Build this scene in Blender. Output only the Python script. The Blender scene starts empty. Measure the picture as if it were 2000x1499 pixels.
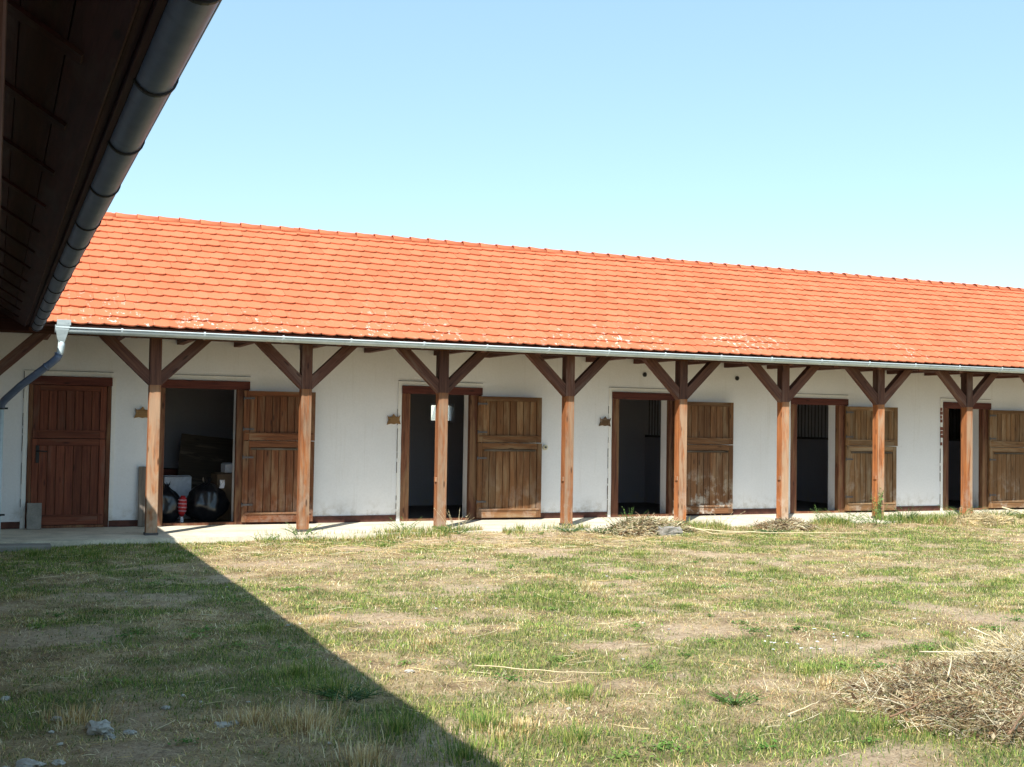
import bpy, bmesh, math, random
import numpy as np
from mathutils import Vector, Matrix, noise
random.seed(7); rng = np.random.default_rng(7)
C = bpy.context.scene.collection
sc = bpy.context.scene
PI = math.pi

# ------------------------------------------------------------------ camera
H = 1.5936
F, YAW, PITCH, ROLL = 2286.5, .4157, .0345, .0161
cy, sy = math.cos(YAW), math.sin(YAW)
f0 = Vector((sy, cy, 0)); r0 = Vector((cy, -sy, 0)); u0 = Vector((0, 0, 1))
fw = f0*math.cos(PITCH)+u0*math.sin(PITCH); u1 = u0*math.cos(PITCH)-f0*math.sin(PITCH)
rt = r0*math.cos(ROLL)+u1*math.sin(ROLL); up = u1*math.cos(ROLL)-r0*math.sin(ROLL)
cam = bpy.data.cameras.new('camera'); co = bpy.data.objects.new('camera', cam); C.objects.link(co)
co.matrix_world = Matrix(((rt.x, up.x, -fw.x, 0), (rt.y, up.y, -fw.y, 0), (rt.z, up.z, -fw.z, H), (0, 0, 0, 1)))
cam.sensor_width = 36; cam.lens = F/2000*36; cam.clip_end = 3000; cam.clip_start = .05
sc.camera = co

# ------------------------------------------------------------------ light
sun_to = Vector((-.617, -.72, 1)).normalized()          # towards the sun
elev = math.asin(sun_to.z); azim = math.atan2(sun_to.x, sun_to.y)
w = bpy.data.worlds.new('World'); sc.world = w; w.use_nodes = True
nt = w.node_tree; bg = nt.nodes['Background']
sky = nt.nodes.new('ShaderNodeTexSky'); sky.sky_type = 'NISHITA'; sky.sun_disc = False
sky.sun_elevation = elev; sky.sun_rotation = azim; sky.altitude = 100; sky.air_density = 1.0; sky.dust_density = .3; sky.ozone_density = .55
hz = nt.nodes.new('ShaderNodeMix'); hz.data_type = 'RGBA'; hz.inputs[0].default_value = .55      # flat cyan mixed in: evens the whole dome
hz.inputs[7].default_value = (1.62, 2.72, 3.2, 1); nt.links.new(sky.outputs[0], hz.inputs[6])
nt.links.new(hz.outputs[2], bg.inputs[0]); bg.inputs[1].default_value = .135
sl = bpy.data.lights.new('sun', 'SUN'); sl.energy = 4.1; sl.angle = math.radians(.53); sl.color = (1, .955, .88)
so = bpy.data.objects.new('sun', sl); C.objects.link(so)
so.rotation_euler = sun_to.to_track_quat('Z', 'Y').to_euler()
sc.view_settings.view_transform = 'Standard'; sc.view_settings.look = 'None'
sc.view_settings.exposure = 1.03; sc.view_settings.gamma = 1; sc.view_settings.use_curve_mapping = False
sc.cycles.max_bounces = 7; sc.cycles.diffuse_bounces = 4

# ------------------------------------------------------------------ materials
class NT:
    def __init__(s, name):
        s.m = bpy.data.materials.new(name); s.m.use_nodes = True; s.t = s.m.node_tree
        s.b = s.t.nodes['Principled BSDF']; s.b.inputs['Roughness'].default_value = .8
        s.b.inputs['Specular IOR Level'].default_value = .3
    def n(s, typ, **kw):
        x = s.t.nodes.new('ShaderNode'+typ)
        for k, v in kw.items(): setattr(x, k, v)
        return x
    def l(s, a, b): s.t.links.new(a, b)
    def setv(s, sock, v):
        if isinstance(v, bpy.types.NodeSocket): s.l(v, sock)
        else: sock.default_value = v
    def coord(s, kind='Object', scale=(1, 1, 1), rnd=False):
        if kind == 'World': o = s.n('NewGeometry').outputs['Position']
        else: o = s.n('TexCoord').outputs['Object']
        if rnd:
            oi = s.n('ObjectInfo'); v = s.n('VectorMath', operation='SCALE'); s.l(oi.outputs['Random'], v.inputs['Scale']); v.inputs[0].default_value = (37, 53, 71)
            a = s.n('VectorMath', operation='ADD'); s.l(o, a.inputs[0]); s.l(v.outputs[0], a.inputs[1]); o = a.outputs[0]
        mp = s.n('VectorMath', operation='MULTIPLY'); s.l(o, mp.inputs[0]); mp.inputs[1].default_value = scale
        return mp.outputs[0]
    def noise(s, vec, scale, detail=4, rough=.55, dist=0):
        x = s.n('TexNoise'); s.l(vec, x.inputs['Vector']); x.inputs['Scale'].default_value = scale
        x.inputs['Detail'].default_value = detail; x.inputs['Roughness'].default_value = rough; x.inputs['Distortion'].default_value = dist
        return x.outputs['Fac']
    def ramp(s, fac, stops, interp='LINEAR'):
        x = s.n('ValToRGB'); s.l(fac, x.inputs[0]); e = x.color_ramp.elements; x.color_ramp.interpolation = interp
        while len(e) < len(stops): e.new(.5)
        for q, (p, c) in zip(e, stops):
            q.position = p; q.color = (c, c, c, 1) if isinstance(c, (int, float)) else (*c, 1)
        return x.outputs[0]
    def mix(s, fac, a, b, blend='MIX'):
        x = s.n('Mix', data_type='RGBA', blend_type=blend)
        s.setv(x.inputs[0], fac)
        for sock, v in ((x.inputs[6], a), (x.inputs[7], b)):
            if isinstance(v, tuple): sock.default_value = (*v, 1)
            else: s.l(v, sock)
        return x.outputs[2]
    def math(s, op, a, b=0, clamp=False):
        x = s.n('Math', operation=op); x.use_clamp = clamp; s.setv(x.inputs[0], a); s.setv(x.inputs[1], b); return x.outputs[0]
    def bump(s, h, strength=.4, dist=.01):
        x = s.n('Bump'); s.l(h, x.inputs['Height']); x.inputs['Strength'].default_value = strength; x.inputs['Distance'].default_value = dist
        s.l(x.outputs[0], s.b.inputs['Normal'])
    def col(s, c): s.setv(s.b.inputs['Base Color'], c if not isinstance(c, tuple) else (*c, 1)); return s.m
    def rough(s, v): s.setv(s.b.inputs['Roughness'], v)

def flat(name, c, rough=.8, metal=0, spec=.3, var=.12, scale=20):
    s = NT(name); v = s.noise(s.coord('World'), scale, 4)
    s.rough(rough); s.b.inputs['Metallic'].default_value = metal; s.b.inputs['Specular IOR Level'].default_value = spec
    k = 1-var; s.col(s.mix(s.ramp(v, [(.3, 0), (.7, 1)]), tuple(x*k for x in c), tuple(min(1, x*(1+var)) for x in c)))
    s.bump(v, .15, .004); return s.m

def wood(name, dark, mid, light, grain='Z', weather=.5, weather_col=(.40, .31, .23), grime=0.0, wz=None):
    s = NT(name)
    st = {'Z': (38, 38, 1.7), 'X': (1.7, 38, 38), 'Y': (38, 1.7, 38)}[grain]
    v = s.coord('Object', st, True); g = s.noise(v, 1, 5, .6, .4)
    v2 = s.coord('Object', tuple(x*2.6 for x in st), True); g2 = s.noise(v2, 1, 3, .6)
    c = s.ramp(g, [(.30, dark), (.50, mid), (.72, light)])
    c = s.mix(s.ramp(g2, [(.30, .55), (.42, 0)]), c, tuple(x*.45 for x in dark))
    st3 = {'Z': (7, 7, 1.1), 'X': (1.1, 7, 7), 'Y': (7, 1.1, 7)}[grain]
    wv = s.noise(s.coord('Object', st3, True), 1, 5, .62, .5)
    wm = s.ramp(wv, [(.60-.25*weather, 0), (.72-.15*weather, 1)])
    if wz is not None:       # weathered tone fades out above wz and away from front faces
        z = s.n('SeparateXYZ'); s.l(s.n('NewGeometry').outputs['Position'], z.inputs[0])
        edge = s.math('MULTIPLY_ADD', s.noise(s.coord('World', (9, 9, 2)), 1, 3), .5); 
        zz = s.math('ADD', z.outputs[2], s.math('MULTIPLY', s.noise(s.coord('World', (9, 9, 2)), 1, 3), .5))
        m = s.ramp(s.math('DIVIDE', zz, 4), [((wz+.05)/4, 1), ((wz+.4)/4, 0)])
        ny = s.n('SeparateXYZ'); s.l(s.n('NewGeometry').outputs['Normal'], ny.inputs[0])
        front = s.ramp(s.math('MULTIPLY', ny.outputs[1], -1), [(.3, .12), (.8, 1)])
        wide = s.ramp(s.noise(s.coord('World', (5, 5, .9)), 1, 5, .65, .8), [(.42, 0), (.54, 1)])
        wm = s.math('MULTIPLY', s.math('MULTIPLY', s.math('MAXIMUM', wm, wide), m), front)
    c = s.mix(s.math('MULTIPLY', wm, .75), c, s.mix(g, tuple(x*.7 for x in weather_col), weather_col))
    if grime:
        z = s.n('SeparateXYZ'); s.l(s.n('NewGeometry').outputs['Position'], z.inputs[0])
        gm = s.ramp(s.noise(s.coord('World', (5, 5, 4)), 1, 6, .7), [(.5, 0), (.62, 1)])
        lo = s.ramp(z.outputs[2], [(.25, 1), (.9, 0)])
        c = s.mix(s.math('MULTIPLY', s.math('MULTIPLY', gm, lo), grime), c, (.44, .40, .34))
    # knots
    vo = s.n('TexVoronoi'); s.l(s.coord('Object', {'Z': (9, 9, 2.2), 'X': (2.2, 9, 9), 'Y': (9, 2.2, 9)}[grain], True), vo.inputs['Vector']); vo.inputs['Scale'].default_value = 1
    c = s.mix(s.ramp(vo.outputs['Distance'], [(.07, .8), (.15, 0)]), c, tuple(x*.4 for x in dark))
    oi = s.n('ObjectInfo'); hv = s.n('HueSaturation'); s.l(c, hv.inputs['Color'])
    s.l(s.math('MULTIPLY_ADD', oi.outputs['Random'], .38), hv.inputs['Value'])
    hv.inputs['Value'].default_value = 1
    mm = s.n('Math', operation='MULTIPLY_ADD'); s.l(oi.outputs['Random'], mm.inputs[0]); mm.inputs[1].default_value = .42; mm.inputs[2].default_value = .79
    s.l(mm.outputs[0], hv.inputs['Value'])
    s.rough(.75); s.bump(s.math('ADD', g, s.math('MULTIPLY', g2, .6)), .5, .004)
    return s.col(hv.outputs[0])

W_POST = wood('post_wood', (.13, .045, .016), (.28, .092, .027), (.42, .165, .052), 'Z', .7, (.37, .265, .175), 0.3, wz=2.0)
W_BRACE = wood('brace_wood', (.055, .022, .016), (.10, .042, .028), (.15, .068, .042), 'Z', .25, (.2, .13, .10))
W_BEAM = wood('beam_wood', (.05, .018, .013), (.09, .034, .022), (.13, .05, .032), 'X', .2, (.18, .10, .08))
W_BEAMY = wood('joist_wood', (.05, .018, .013), (.09, .034, .022), (.13, .05, .032), 'Y', .2, (.18, .10, .08))
W_FRAME = wood('door_frame_wood', (.065, .022, .013), (.14, .052, .027), (.21, .085, .043), 'Z', .5, (.30, .18, .09))
W_HEAD = wood('door_head_wood', (.055, .014, .011), (.10, .026, .018), (.145, .042, .028), 'X', .15, (.2, .1, .07))
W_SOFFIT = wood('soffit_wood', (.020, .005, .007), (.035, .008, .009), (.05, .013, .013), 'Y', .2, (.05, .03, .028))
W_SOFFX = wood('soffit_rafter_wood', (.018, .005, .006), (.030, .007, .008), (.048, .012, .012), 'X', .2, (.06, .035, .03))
LEAFC = {
    1: ((.09, .024, .014), (.155, .045, .024), (.21, .070, .036), .15, (.2, .1, .07), 0),
    2: ((.085, .030, .012), (.15, .052, .020), (.21, .085, .034), .4, (.27, .165, .09), .15),
    3: ((.095, .042, .016), (.155, .068, .025), (.22, .105, .042), .45, (.29, .19, .10), .2),
    4: ((.085, .038, .017), (.145, .066, .027), (.21, .103, .044), .4, (.28, .19, .11), .9),
    5: ((.12, .062, .026), (.185, .095, .038), (.26, .145, .063), .5, (.33, .24, .145), .4),
    6: ((.12, .060, .024), (.18, .090, .036), (.25, .135, .058), .5, (.32, .22, .13), .4)}
LEAF = {k: (wood('door_wood_v', *v[:3], 'Z', *v[3:]), wood('door_wood_h', *v[:3], 'X', *v[3:])) for k, v in LEAFC.items()}

def plaster(name, base=(.81, .81, .82), dirt=.5, interior=False):
    s = NT(name); v = s.coord('World'); big = s.noise(v, .8, 5, .6); fine = s.noise(v, 30, 5, .65)
    c = s.mix(s.ramp(big, [(.35, 0), (.7, 1)]), tuple(x*.93 for x in base), base)
    c = s.mix(s.ramp(fine, [(.35, .15), (.6, 0)]), c, tuple(x*.7 for x in base))
    spots = s.noise(v, 9, 6, .7); c = s.mix(s.ramp(spots, [(.70, 0), (.76, dirt)]), c, (.33, .30, .26))
    streak = s.noise(s.coord('World', (14, 14, .8)), 1, 4, .6); c = s.mix(s.ramp(streak, [(.58, 0), (.80, dirt*.5)]), c, (.5, .47, .42))
    z = s.n('SeparateXYZ'); s.l(s.n('NewGeometry').outputs['Position'], z.inputs[0])
    lo = s.ramp(z.outputs[2], [(.08, .8), (.38, 0)])
    c = s.mix(s.math('MULTIPLY', lo, s.ramp(s.noise(v, 6, 6, .7), [(.46, 0), (.66, 1)])), c, (.42, .38, .31))
    s.rough(.92); s.bump(s.math('ADD', s.noise(v, 14, 6, .7), s.math('MULTIPLY', big, 2)), .35, .012)
    return s.col(c)
PLASTER = plaster('wall_plaster')
TRIM = plaster('trim_plaster', (.84, .83, .80), .35)
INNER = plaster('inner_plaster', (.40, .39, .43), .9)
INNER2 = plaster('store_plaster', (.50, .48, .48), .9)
CRACK = flat('crack_gap_shade', (.13, .115, .10), .95, var=.4, scale=30)  # dark colour paints the shade inside the crack gap
PLINTH = flat('plinth_paint', (.085, .032, .022), .7, var=.4, scale=9)

def concrete(name, base=(.70, .63, .50)):
    s = NT(name); v = s.coord('World'); c = s.ramp(s.noise(v, 2.2, 7, .65), [(.3, tuple(x*.62 for x in base)), (.52, base), (.75, tuple(min(1, x*1.15) for x in base))])
    c = s.mix(s.ramp(s.noise(v, 40, 5, .7), [(.35, .35), (.55, 0)]), c, tuple(x*.5 for x in base))
    c = s.mix(s.ramp(s.noise(v, 5, 6, .75), [(.60, 0), (.70, .6)]), c, (.24, .19, .13))
    s.bump(s.noise(v, 35, 6, .7), .5, .006); return s.col(c)
CONC = concrete('concrete'); CONC_D = concrete('old_concrete', (.30, .28, .25)); FLOOR_IN = concrete('stall_floor_dirt', (.14, .12, .11))

def tile_mat(name):
    s = NT(name); v = s.coord('World')
    at = s.n('Attribute'); at.attribute_name = 'rnd'; oi = s.n('ObjectInfo')
    r = s.math('FRACT', s.math('ADD', at.outputs['Fac'], s.math('MULTIPLY', oi.outputs['Random'], 7.31)))
    c = s.ramp(r, [(0, (.47, .128, .056)), (.45, (.53, .152, .068)), (.8, (.57, .170, .080)), (1, (.50, .138, .062))])
    c = s.mix(s.ramp(s.noise(v, 1.1, 4), [(.35, 0), (.7, .45)]), c, (.58, .175, .085))
    c = s.mix(s.ramp(s.noise(v, 26, 5, .7), [(.3, .35), (.5, 0)]), c, (.36, .10, .045))
    z = s.n('SeparateXYZ'); s.l(v, z.inputs[0])
    low = s.ramp(s.math('SUBTRACT', z.outputs[2], 2.7), [(.0, 1), (.62, .10), (1, .0)])
    patch = s.ramp(s.noise(s.coord('World', (1, .6, .6)), .85, 3), [(.50, 0), (.60, 1)])
    sp = s.noise(s.coord('World', (1, .55, .55)), 15, 5, .65)
    c = s.mix(s.math('MULTIPLY', s.math('MULTIPLY', s.ramp(sp, [(.58, 0), (.65, 1)]), low), s.math('ADD', patch, .12, True), True), c, (.82, .74, .66))
    xx = s.n('SeparateXYZ'); s.l(v, xx.inputs[0])
    for cx_, cz_, r_ in ((8.9, 2.96, .45), (11.6, 3.06, .95)):
        dx_ = s.math('DIVIDE', s.math('SUBTRACT', xx.outputs[0], cx_), r_); dz_ = s.math('DIVIDE', s.math('SUBTRACT', xx.outputs[2], cz_), .17)
        dd = s.math('ADD', s.math('MULTIPLY', dx_, dx_), s.math('MULTIPLY', dz_, dz_))
        c = s.mix(s.math('MULTIPLY', s.ramp(dd, [(.2, .9), (1, 0)]), s.ramp(sp, [(.54, 0), (.64, .8)])), c, (.78, .66, .56))
    sp2 = s.noise(v, 11, 4, .7); c = s.mix(s.ramp(sp2, [(.74, 0), (.78, .6)]), c, (.8, .66, .55))
    s.rough(.82); s.bump(s.noise(v, 60, 4), .25, .003); return s.col(c)
TILE = tile_mat('clay_tile')

def zinc(name, a=(.46, .52, .54), b=(.60, .66, .67), met=.35, rough=.42):
    s = NT(name); v = s.coord('World', (2, 2, 6)); n = s.noise(v, 3, 5, .6)
    c = s.mix(s.ramp(n, [(.35, 0), (.65, 1)]), a, b)
    c = s.mix(s.ramp(s.noise(s.coord('World', (14, 14, 2)), 1, 4), [(.6, 0), (.75, .5)]), c, tuple(x*.6 for x in a))
    s.b.inputs['Metallic'].default_value = met; s.rough(rough); s.b.inputs['Specular IOR Level'].default_value = .5
    return s.col(c)
ZINC = zinc('zinc_gutter', (.44, .52, .54), (.54, .62, .64), .12, .45); ZINC_H = zinc('dull_zinc', (.30, .36, .37), (.38, .44, .45), .1, .55); ZINC_D = zinc('grey_gutter', (.095, .125, .20), (.13, .165, .25), .1, .45)
BLACKMETAL = flat('black_metal', (.015, .015, .017), .5, .3, .5)
IRON = flat('rusty_iron', (.10, .09, .09), .6, .5, .5, .3)
BAG = flat('black_plastic', (.010, .011, .014), .28, 0, .6, .2)
CARD = flat('cardboard', (.20, .13, .08), .9); PINKPL = flat('pink_print', (.42, .22, .26), .6); WHITEPL = flat('white_carton', (.62, .63, .68), .7)
CHIP = wood('chipboard', (.06, .045, .032), (.09, .065, .045), (.12, .09, .065), 'X', .2)
GREYB = wood('grey_board', (.10, .085, .07), (.17, .14, .115), (.24, .20, .16), 'Z', .6, (.28, .25, .22))
LEDGE = wood('ledge_wood', (.035, .022, .014), (.07, .05, .034), (.12, .09, .065), 'X', .4, (.2, .16, .12))
PLAQ = wood('plaque_wood', (.17, .09, .035), (.27, .155, .065), (.34, .20, .09), 'X', .1)
STONE = concrete('pale_stone', (.46, .44, .40)); CREAM = flat('cream_plastic', (.62, .58, .42), .5)
def glass():
    s = NT('window_glass'); s.b.inputs['Transmission Weight'].default_value = .9; s.rough(.25); return s.col((.9, .95, 1))
GLASS = glass()

def tint_mat(name, trans=.3, rough=.75):
    s = NT(name); at = s.n('Attribute'); at.attribute_name = 'tint'; s.rough(rough)
    s.b.inputs['Specular IOR Level'].default_value = .25
    out = s.t.nodes['Material Output']; tr = s.n('BsdfTranslucent'); s.l(at.outputs['Color'], tr.inputs[0]); s.l(at.outputs['Color'], s.b.inputs['Base Color'])
    mx = s.n('MixShader'); mx.inputs[0].default_value = trans; s.l(s.b.outputs[0], mx.inputs[1]); s.l(tr.outputs[0], mx.inputs[2]); s.l(mx.outputs[0], out.inputs[0])
    return s.m
BLADE = tint_mat('blades'); STRAW = tint_mat('straw', .12)

# ------------------------------------------------------------------ helpers
def mb(): return bmesh.new()
def box(bm, x0, x1, y0, y1, z0, z1):
    vs = [bm.verts.new((x, y, z)) for x in (x0, x1) for y in (y0, y1) for z in (z0, z1)]
    for q in ((0, 1, 3, 2), (4, 6, 7, 5), (0, 4, 5, 1), (2, 3, 7, 6), (0, 2, 6, 4), (1, 5, 7, 3)):
        bm.faces.new([vs[i] for i in q])
    return vs
def wobble(bm, a):
    for v in bm.verts: v.co += Vector((random.uniform(-a, a), random.uniform(-a, a), random.uniform(-a, a)))
def bar(bm, a, b, wx, wz, upv=(0, 0, 1)):
    a, b = Vector(a), Vector(b); d = (b-a).normalized(); s = d.cross(Vector(upv)).normalized(); u = s.cross(d)
    vs = [bm.verts.new(p+s*i*wx/2+u*j*wz/2) for p in (a, b) for i, j in ((-1, -1), (1, -1), (1, 1), (-1, 1))]
    for q in ((0, 3, 2, 1), (4, 5, 6, 7), (0, 1, 5, 4), (1, 2, 6, 5), (2, 3, 7, 6), (3, 0, 4, 7)): bm.faces.new([vs[i] for i in q])
def tube(bm, pts, r, n=10, cap=True):
    pts = [Vector(p) for p in pts]; rings = []; rr = r if isinstance(r, (list, tuple)) else [r]*len(pts)
    t0 = (pts[1]-pts[0]).normalized(); ref = Vector((0, 0, 1)) if abs(t0.z) < .9 else Vector((1, 0, 0)); s = t0.cross(ref).normalized()
    for i, p in enumerate(pts):
        t = ((pts[min(i+1, len(pts)-1)]-pts[max(i-1, 0)])).normalized(); s = (s-t*s.dot(t)).normalized(); u = t.cross(s)
        rings.append([bm.verts.new(p+(s*math.cos(a)+u*math.sin(a))*rr[i]) for a in [2*PI*k/n for k in range(n)]])
    for A, B in zip(rings, rings[1:]):
        for k in range(n):
            f = bm.faces.new((A[k], A[(k+1) % n], B[(k+1) % n], B[k])); f.smooth = True
    if cap: bm.faces.new(rings[0][::-1]); bm.faces.new(rings[-1])
def mesh(name, bm, mat, bevel=0):
    bmesh.ops.recalc_face_normals(bm, faces=bm.faces)
    if bevel: bmesh.ops.bevel(bm, geom=list(bm.edges), offset=bevel, segments=1, affect='EDGES')
    me = bpy.data.meshes.new(name); bm.to_mesh(me); bm.free(); me.materials.append(mat); return me
def link(name, data, parent=None, loc=None, rot=None):
    """world-space location when given; children of a root are offset by that root's place"""
    o = bpy.data.objects.new(name, data); C.objects.link(o)
    base = Vector((0, 0, 0))
    if parent is not None:
        o.parent = parent; p = parent
        while p: base += p.location; p = p.parent
    o.location = Vector(loc or (0, 0, 0))-base
    if rot: o.rotation_euler = rot
    return o
def obj(name, bm, mat, parent=None, loc=None, rot=None, bevel=0, **tags):
    o = link(name, mesh(name, bm, mat, bevel), parent, loc, rot)
    for k, v in tags.items(): o[k] = v
    return o
def thing(name, label, cat, loc=(0, 0, 0), group=None):
    o = link(name, None, None, loc); o['label'] = label; o['category'] = cat
    if group: o['group'] = group
    o.empty_display_size = .2
    return o
def arrays(name, V, Fc, mat, tint=None, parent=None, nper=3, **tags):
    me = bpy.data.meshes.new(name); me.vertices.add(len(V)); me.vertices.foreach_set('co', V.astype(np.float32).ravel())
    nf = len(Fc); me.loops.add(nf*nper); me.loops.foreach_set('vertex_index', Fc.astype(np.int32).ravel())
    me.polygons.add(nf); me.polygons.foreach_set('loop_start', np.arange(nf, dtype=np.int32)*nper)
    me.polygons.foreach_set('loop_total', np.full(nf, nper, dtype=np.int32)); me.update(calc_edges=True)
    if tint is not None:
        a = me.attributes.new('tint', 'FLOAT_COLOR', 'POINT'); c = np.ones((len(V), 4), np.float32); c[:, :3] = tint; a.data.foreach_set('color', c.ravel())
    me.materials.append(mat); o = link(name, me, parent)
    for k, v in tags.items(): o[k] = v
    return o

# value noise (numpy)
_T = rng.random((256, 256))
def vn(x, y, s):
    x = np.asarray(x, float)*s+100; y = np.asarray(y, float)*s+100; xi = np.floor(x).astype(int); yi = np.floor(y).astype(int)
    fx = x-xi; fy = y-yi; fx = fx*fx*(3-2*fx); fy = fy*fy*(3-2*fy); g = lambda a, b: _T[a % 256, b % 256]
    return (g(xi, yi)*(1-fx)+g(xi+1, yi)*fx)*(1-fy)+(g(xi, yi+1)*(1-fx)+g(xi+1, yi+1)*fx)*fy
def fbm(x, y, s, o=4):
    r = 0; a = 1; t = 0
    for i in range(o): r = r+a*vn(x+17*i, y-9*i, s*2**i); t += a; a *= .55
    return r/t
GZ = -.075
def green_mask(x, y):
    g = fbm(x*.9+3, y*1.2, 1.9, 5)*1.0+.30*(vn(x+9, y*1.1, 6)-.5)+.10*(vn(x+5, y, .5)-.5)
    for px, py, r, a in ((4.85, 10.2, .8, .30), (1.75, 7.6, .7, .25), (2.3, 6.2, .6, .25), (3.4, 7.9, .6, .22), (1.0, 14.8, 1.2, .15), (6.5, 12.5, 1, .15), (9, 9.5, 1.5, .1), (3.4, 5.3, .8, .15), (11, 14.4, 1.2, .14), (4.6, 5.0, .5, .2)):
        g = g+a*np.exp(-((x-px)**2+((y-py)*1.3)**2)/r**2)
    for px, py, r, a in ((5.2, 8.4, .7, .25), (2.6, 7.5, .35, .5), (2.9, 14.3, 1.3, .22), (4.5, 13.2, 1.6, .12), (8.3, 15, 1.2, .18), (1.2, 6.3, .8, .15), (.4, 6.0, .8, .25), (7.6, 7.8, .9, .2)):
        g = g-a*np.exp(-((x-px)**2+((y-py)*1.3)**2)/r**2)
    return np.clip((g-.31)*2.9, 0, 1)
def bare_mask(x, y):
    b = fbm(x*.9+200, y*1.25+31, 1.5, 4)
    for px, py, r, a in ((5.2, 8.4, .6, .25), (4.3, 7.9, .5, .2), (3.9, 7.3, .4, .1), (7.5, 9.0, .9, .12), (8.8, 10.2, .8, .1), (3.0, 13.2, .8, .1)): b = b+a*np.exp(-((x-px)**2+((y-py)*1.5)**2)/r**2)
    return np.clip((b-.56)*7, 0, 1)
def ground_z(x, y):
    n = (fbm(x, y, 1.3, 4)-.5)*.05+(vn(x, y, 7)-.5)*.012
    near = 1/(1+np.exp((np.abs(x-10)-30)*.2))
    z = GZ+n*near
    berm = np.exp(-((y-15.95)/.22)**2)*np.clip((x-4.5)*.5, 0, 1)*.055*(.4+1.2*vn(x, y, 1.1))
    return z+berm*near
def gz(x, y): return float(ground_z(np.array([x]), np.array([y]))[0])

D = 16.71; WY = 18.04; YE = 16.15; S = 2.106; X0 = 2.005; ZP = 2.69
TH = .30; YB = WY+TH+3.05
XA, XB = -3.2, 27.0
# ------------------------------------------------------------------ ground
def axis(a, b, st, lo, hi):
    core = np.arange(a, b+st/2, st); k = np.array([1, 3, 7, 15, 40, 100, 250, 600, 1200]); return np.concatenate([(a-k)[::-1], core, b+k])
gx = axis(-2.5, 24, .07, 0, 0); gy = axis(3.0, 16.6, .07, 0, 0)
GX, GY = np.meshgrid(gx, gy, indexing='ij'); Z = ground_z(GX, GY)
Z = np.where(GY > 16.25, np.minimum(Z, -.12), Z)
V = np.stack([GX, GY, Z], -1).reshape(-1, 3); nx, ny = GX.shape
I = np.arange(nx*ny).reshape(nx, ny); Q = np.stack([I[:-1, :-1], I[1:, :-1], I[1:, 1:], I[:-1, 1:]], -1).reshape(-1, 4)
gm = green_mask(V[:, 0], V[:, 1]); bare = bare_mask(V[:, 0], V[:, 1])
s = NT('yard_soil'); at = s.n('Attribute'); at.attribute_name = 'tint'; v = s.coord('World')
c = s.ramp(s.noise(v, 3.5, 8, .7), [(.32, (.16, .105, .06)), (.46, (.36, .255, .14)), (.60, (.55, .42, .25)), (.75, (.68, .55, .36))])
c2 = s.ramp(s.noise(v, 9, 7, .75), [(.3, (.07, .09, .025)), (.52, (.17, .19, .055)), (.7, (.40, .34, .16))])
sep = s.n('SeparateColor'); s.l(at.outputs['Color'], sep.inputs[0])
c = s.mix(s.math('MULTIPLY', sep.outputs[0], .65), c, c2)
c = s.mix(s.math('MULTIPLY', sep.outputs[1], .8), c, s.ramp(s.noise(v, 12, 7, .75), [(.35, (.38, .26, .17)), (.6, (.66, .50, .34))]))
c = s.mix(s.ramp(s.noise(v, 55, 5, .75), [(.35, .7), (.52, 0)]), c, (.07, .05, .03))
s.rough(.95); s.bump(s.noise(v, 28, 8, .8), .9, .03); SOIL = s.col(c)
ground = arrays('ground', V, Q, SOIL, np.stack([gm, bare, gm*0], -1), nper=4, kind='structure')
ground.data.polygons.foreach_set('use_smooth', np.ones(len(Q), bool))

# ------------------------------------------------------------------ porch floor (cast in bays)
bm = mb(); box(bm, XA, XB, YE+.02, WY+.02, -.25, -.004)
pf = obj('porch_floor', bm, CONC, kind='structure')
bm = mb(); box(bm, XA, XB, WY+TH, YB, -.25, -.006); obj('stall_floor', bm, FLOOR_IN, kind='structure')

# ------------------------------------------------------------------ stable building
stable = thing('stable_building', 'long white stable with orange tiled roof and a timber post porch along the yard', 'building', (10, 19.5, 0))
DO = [  # frame left, opening left, opening right, frame right, top, leaf right (None closed)
    (.44, .50, 1.50, 1.56, 2.05, None),
    (2.24, 2.32, 3.38, 3.56, 2.05, 4.56),
    (6.02, 6.16, 7.21, 7.41, 2.06, 8.45),
    (9.88, 10.02, 11.05, 11.20, 2.06, 12.32),
    (13.70, 13.84, 14.82, 15.03, 2.05, 16.13),
    (17.44, 17.58, 18.49, 18.70, 2.05, 19.75),
    (21.3, 21.44, 22.4, 22.6, 2.05, None)]
HT = .125  # header height
bm = mb(); xs = XA
for d in DO:
    box(bm, xs, d[1]-.01, WY, WY+TH, -.1, 3.15); box(bm, d[1]-.01, d[2]+.01, WY, WY+TH, d[4]+.01, 3.15); xs = d[2]+.01
box(bm, xs, XB, WY, WY+TH, -.1, 3.15)
bmesh.ops.subdivide_edges(bm, edges=list(bm.edges), cuts=5, use_grid_fill=True)
for v_ in bm.verts: v_.co.y += (noise.noise(v_.co*1.1)*.008 if v_.co.y < WY+.1 else 0)
obj('wall', bm, PLASTER, stable)
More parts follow.
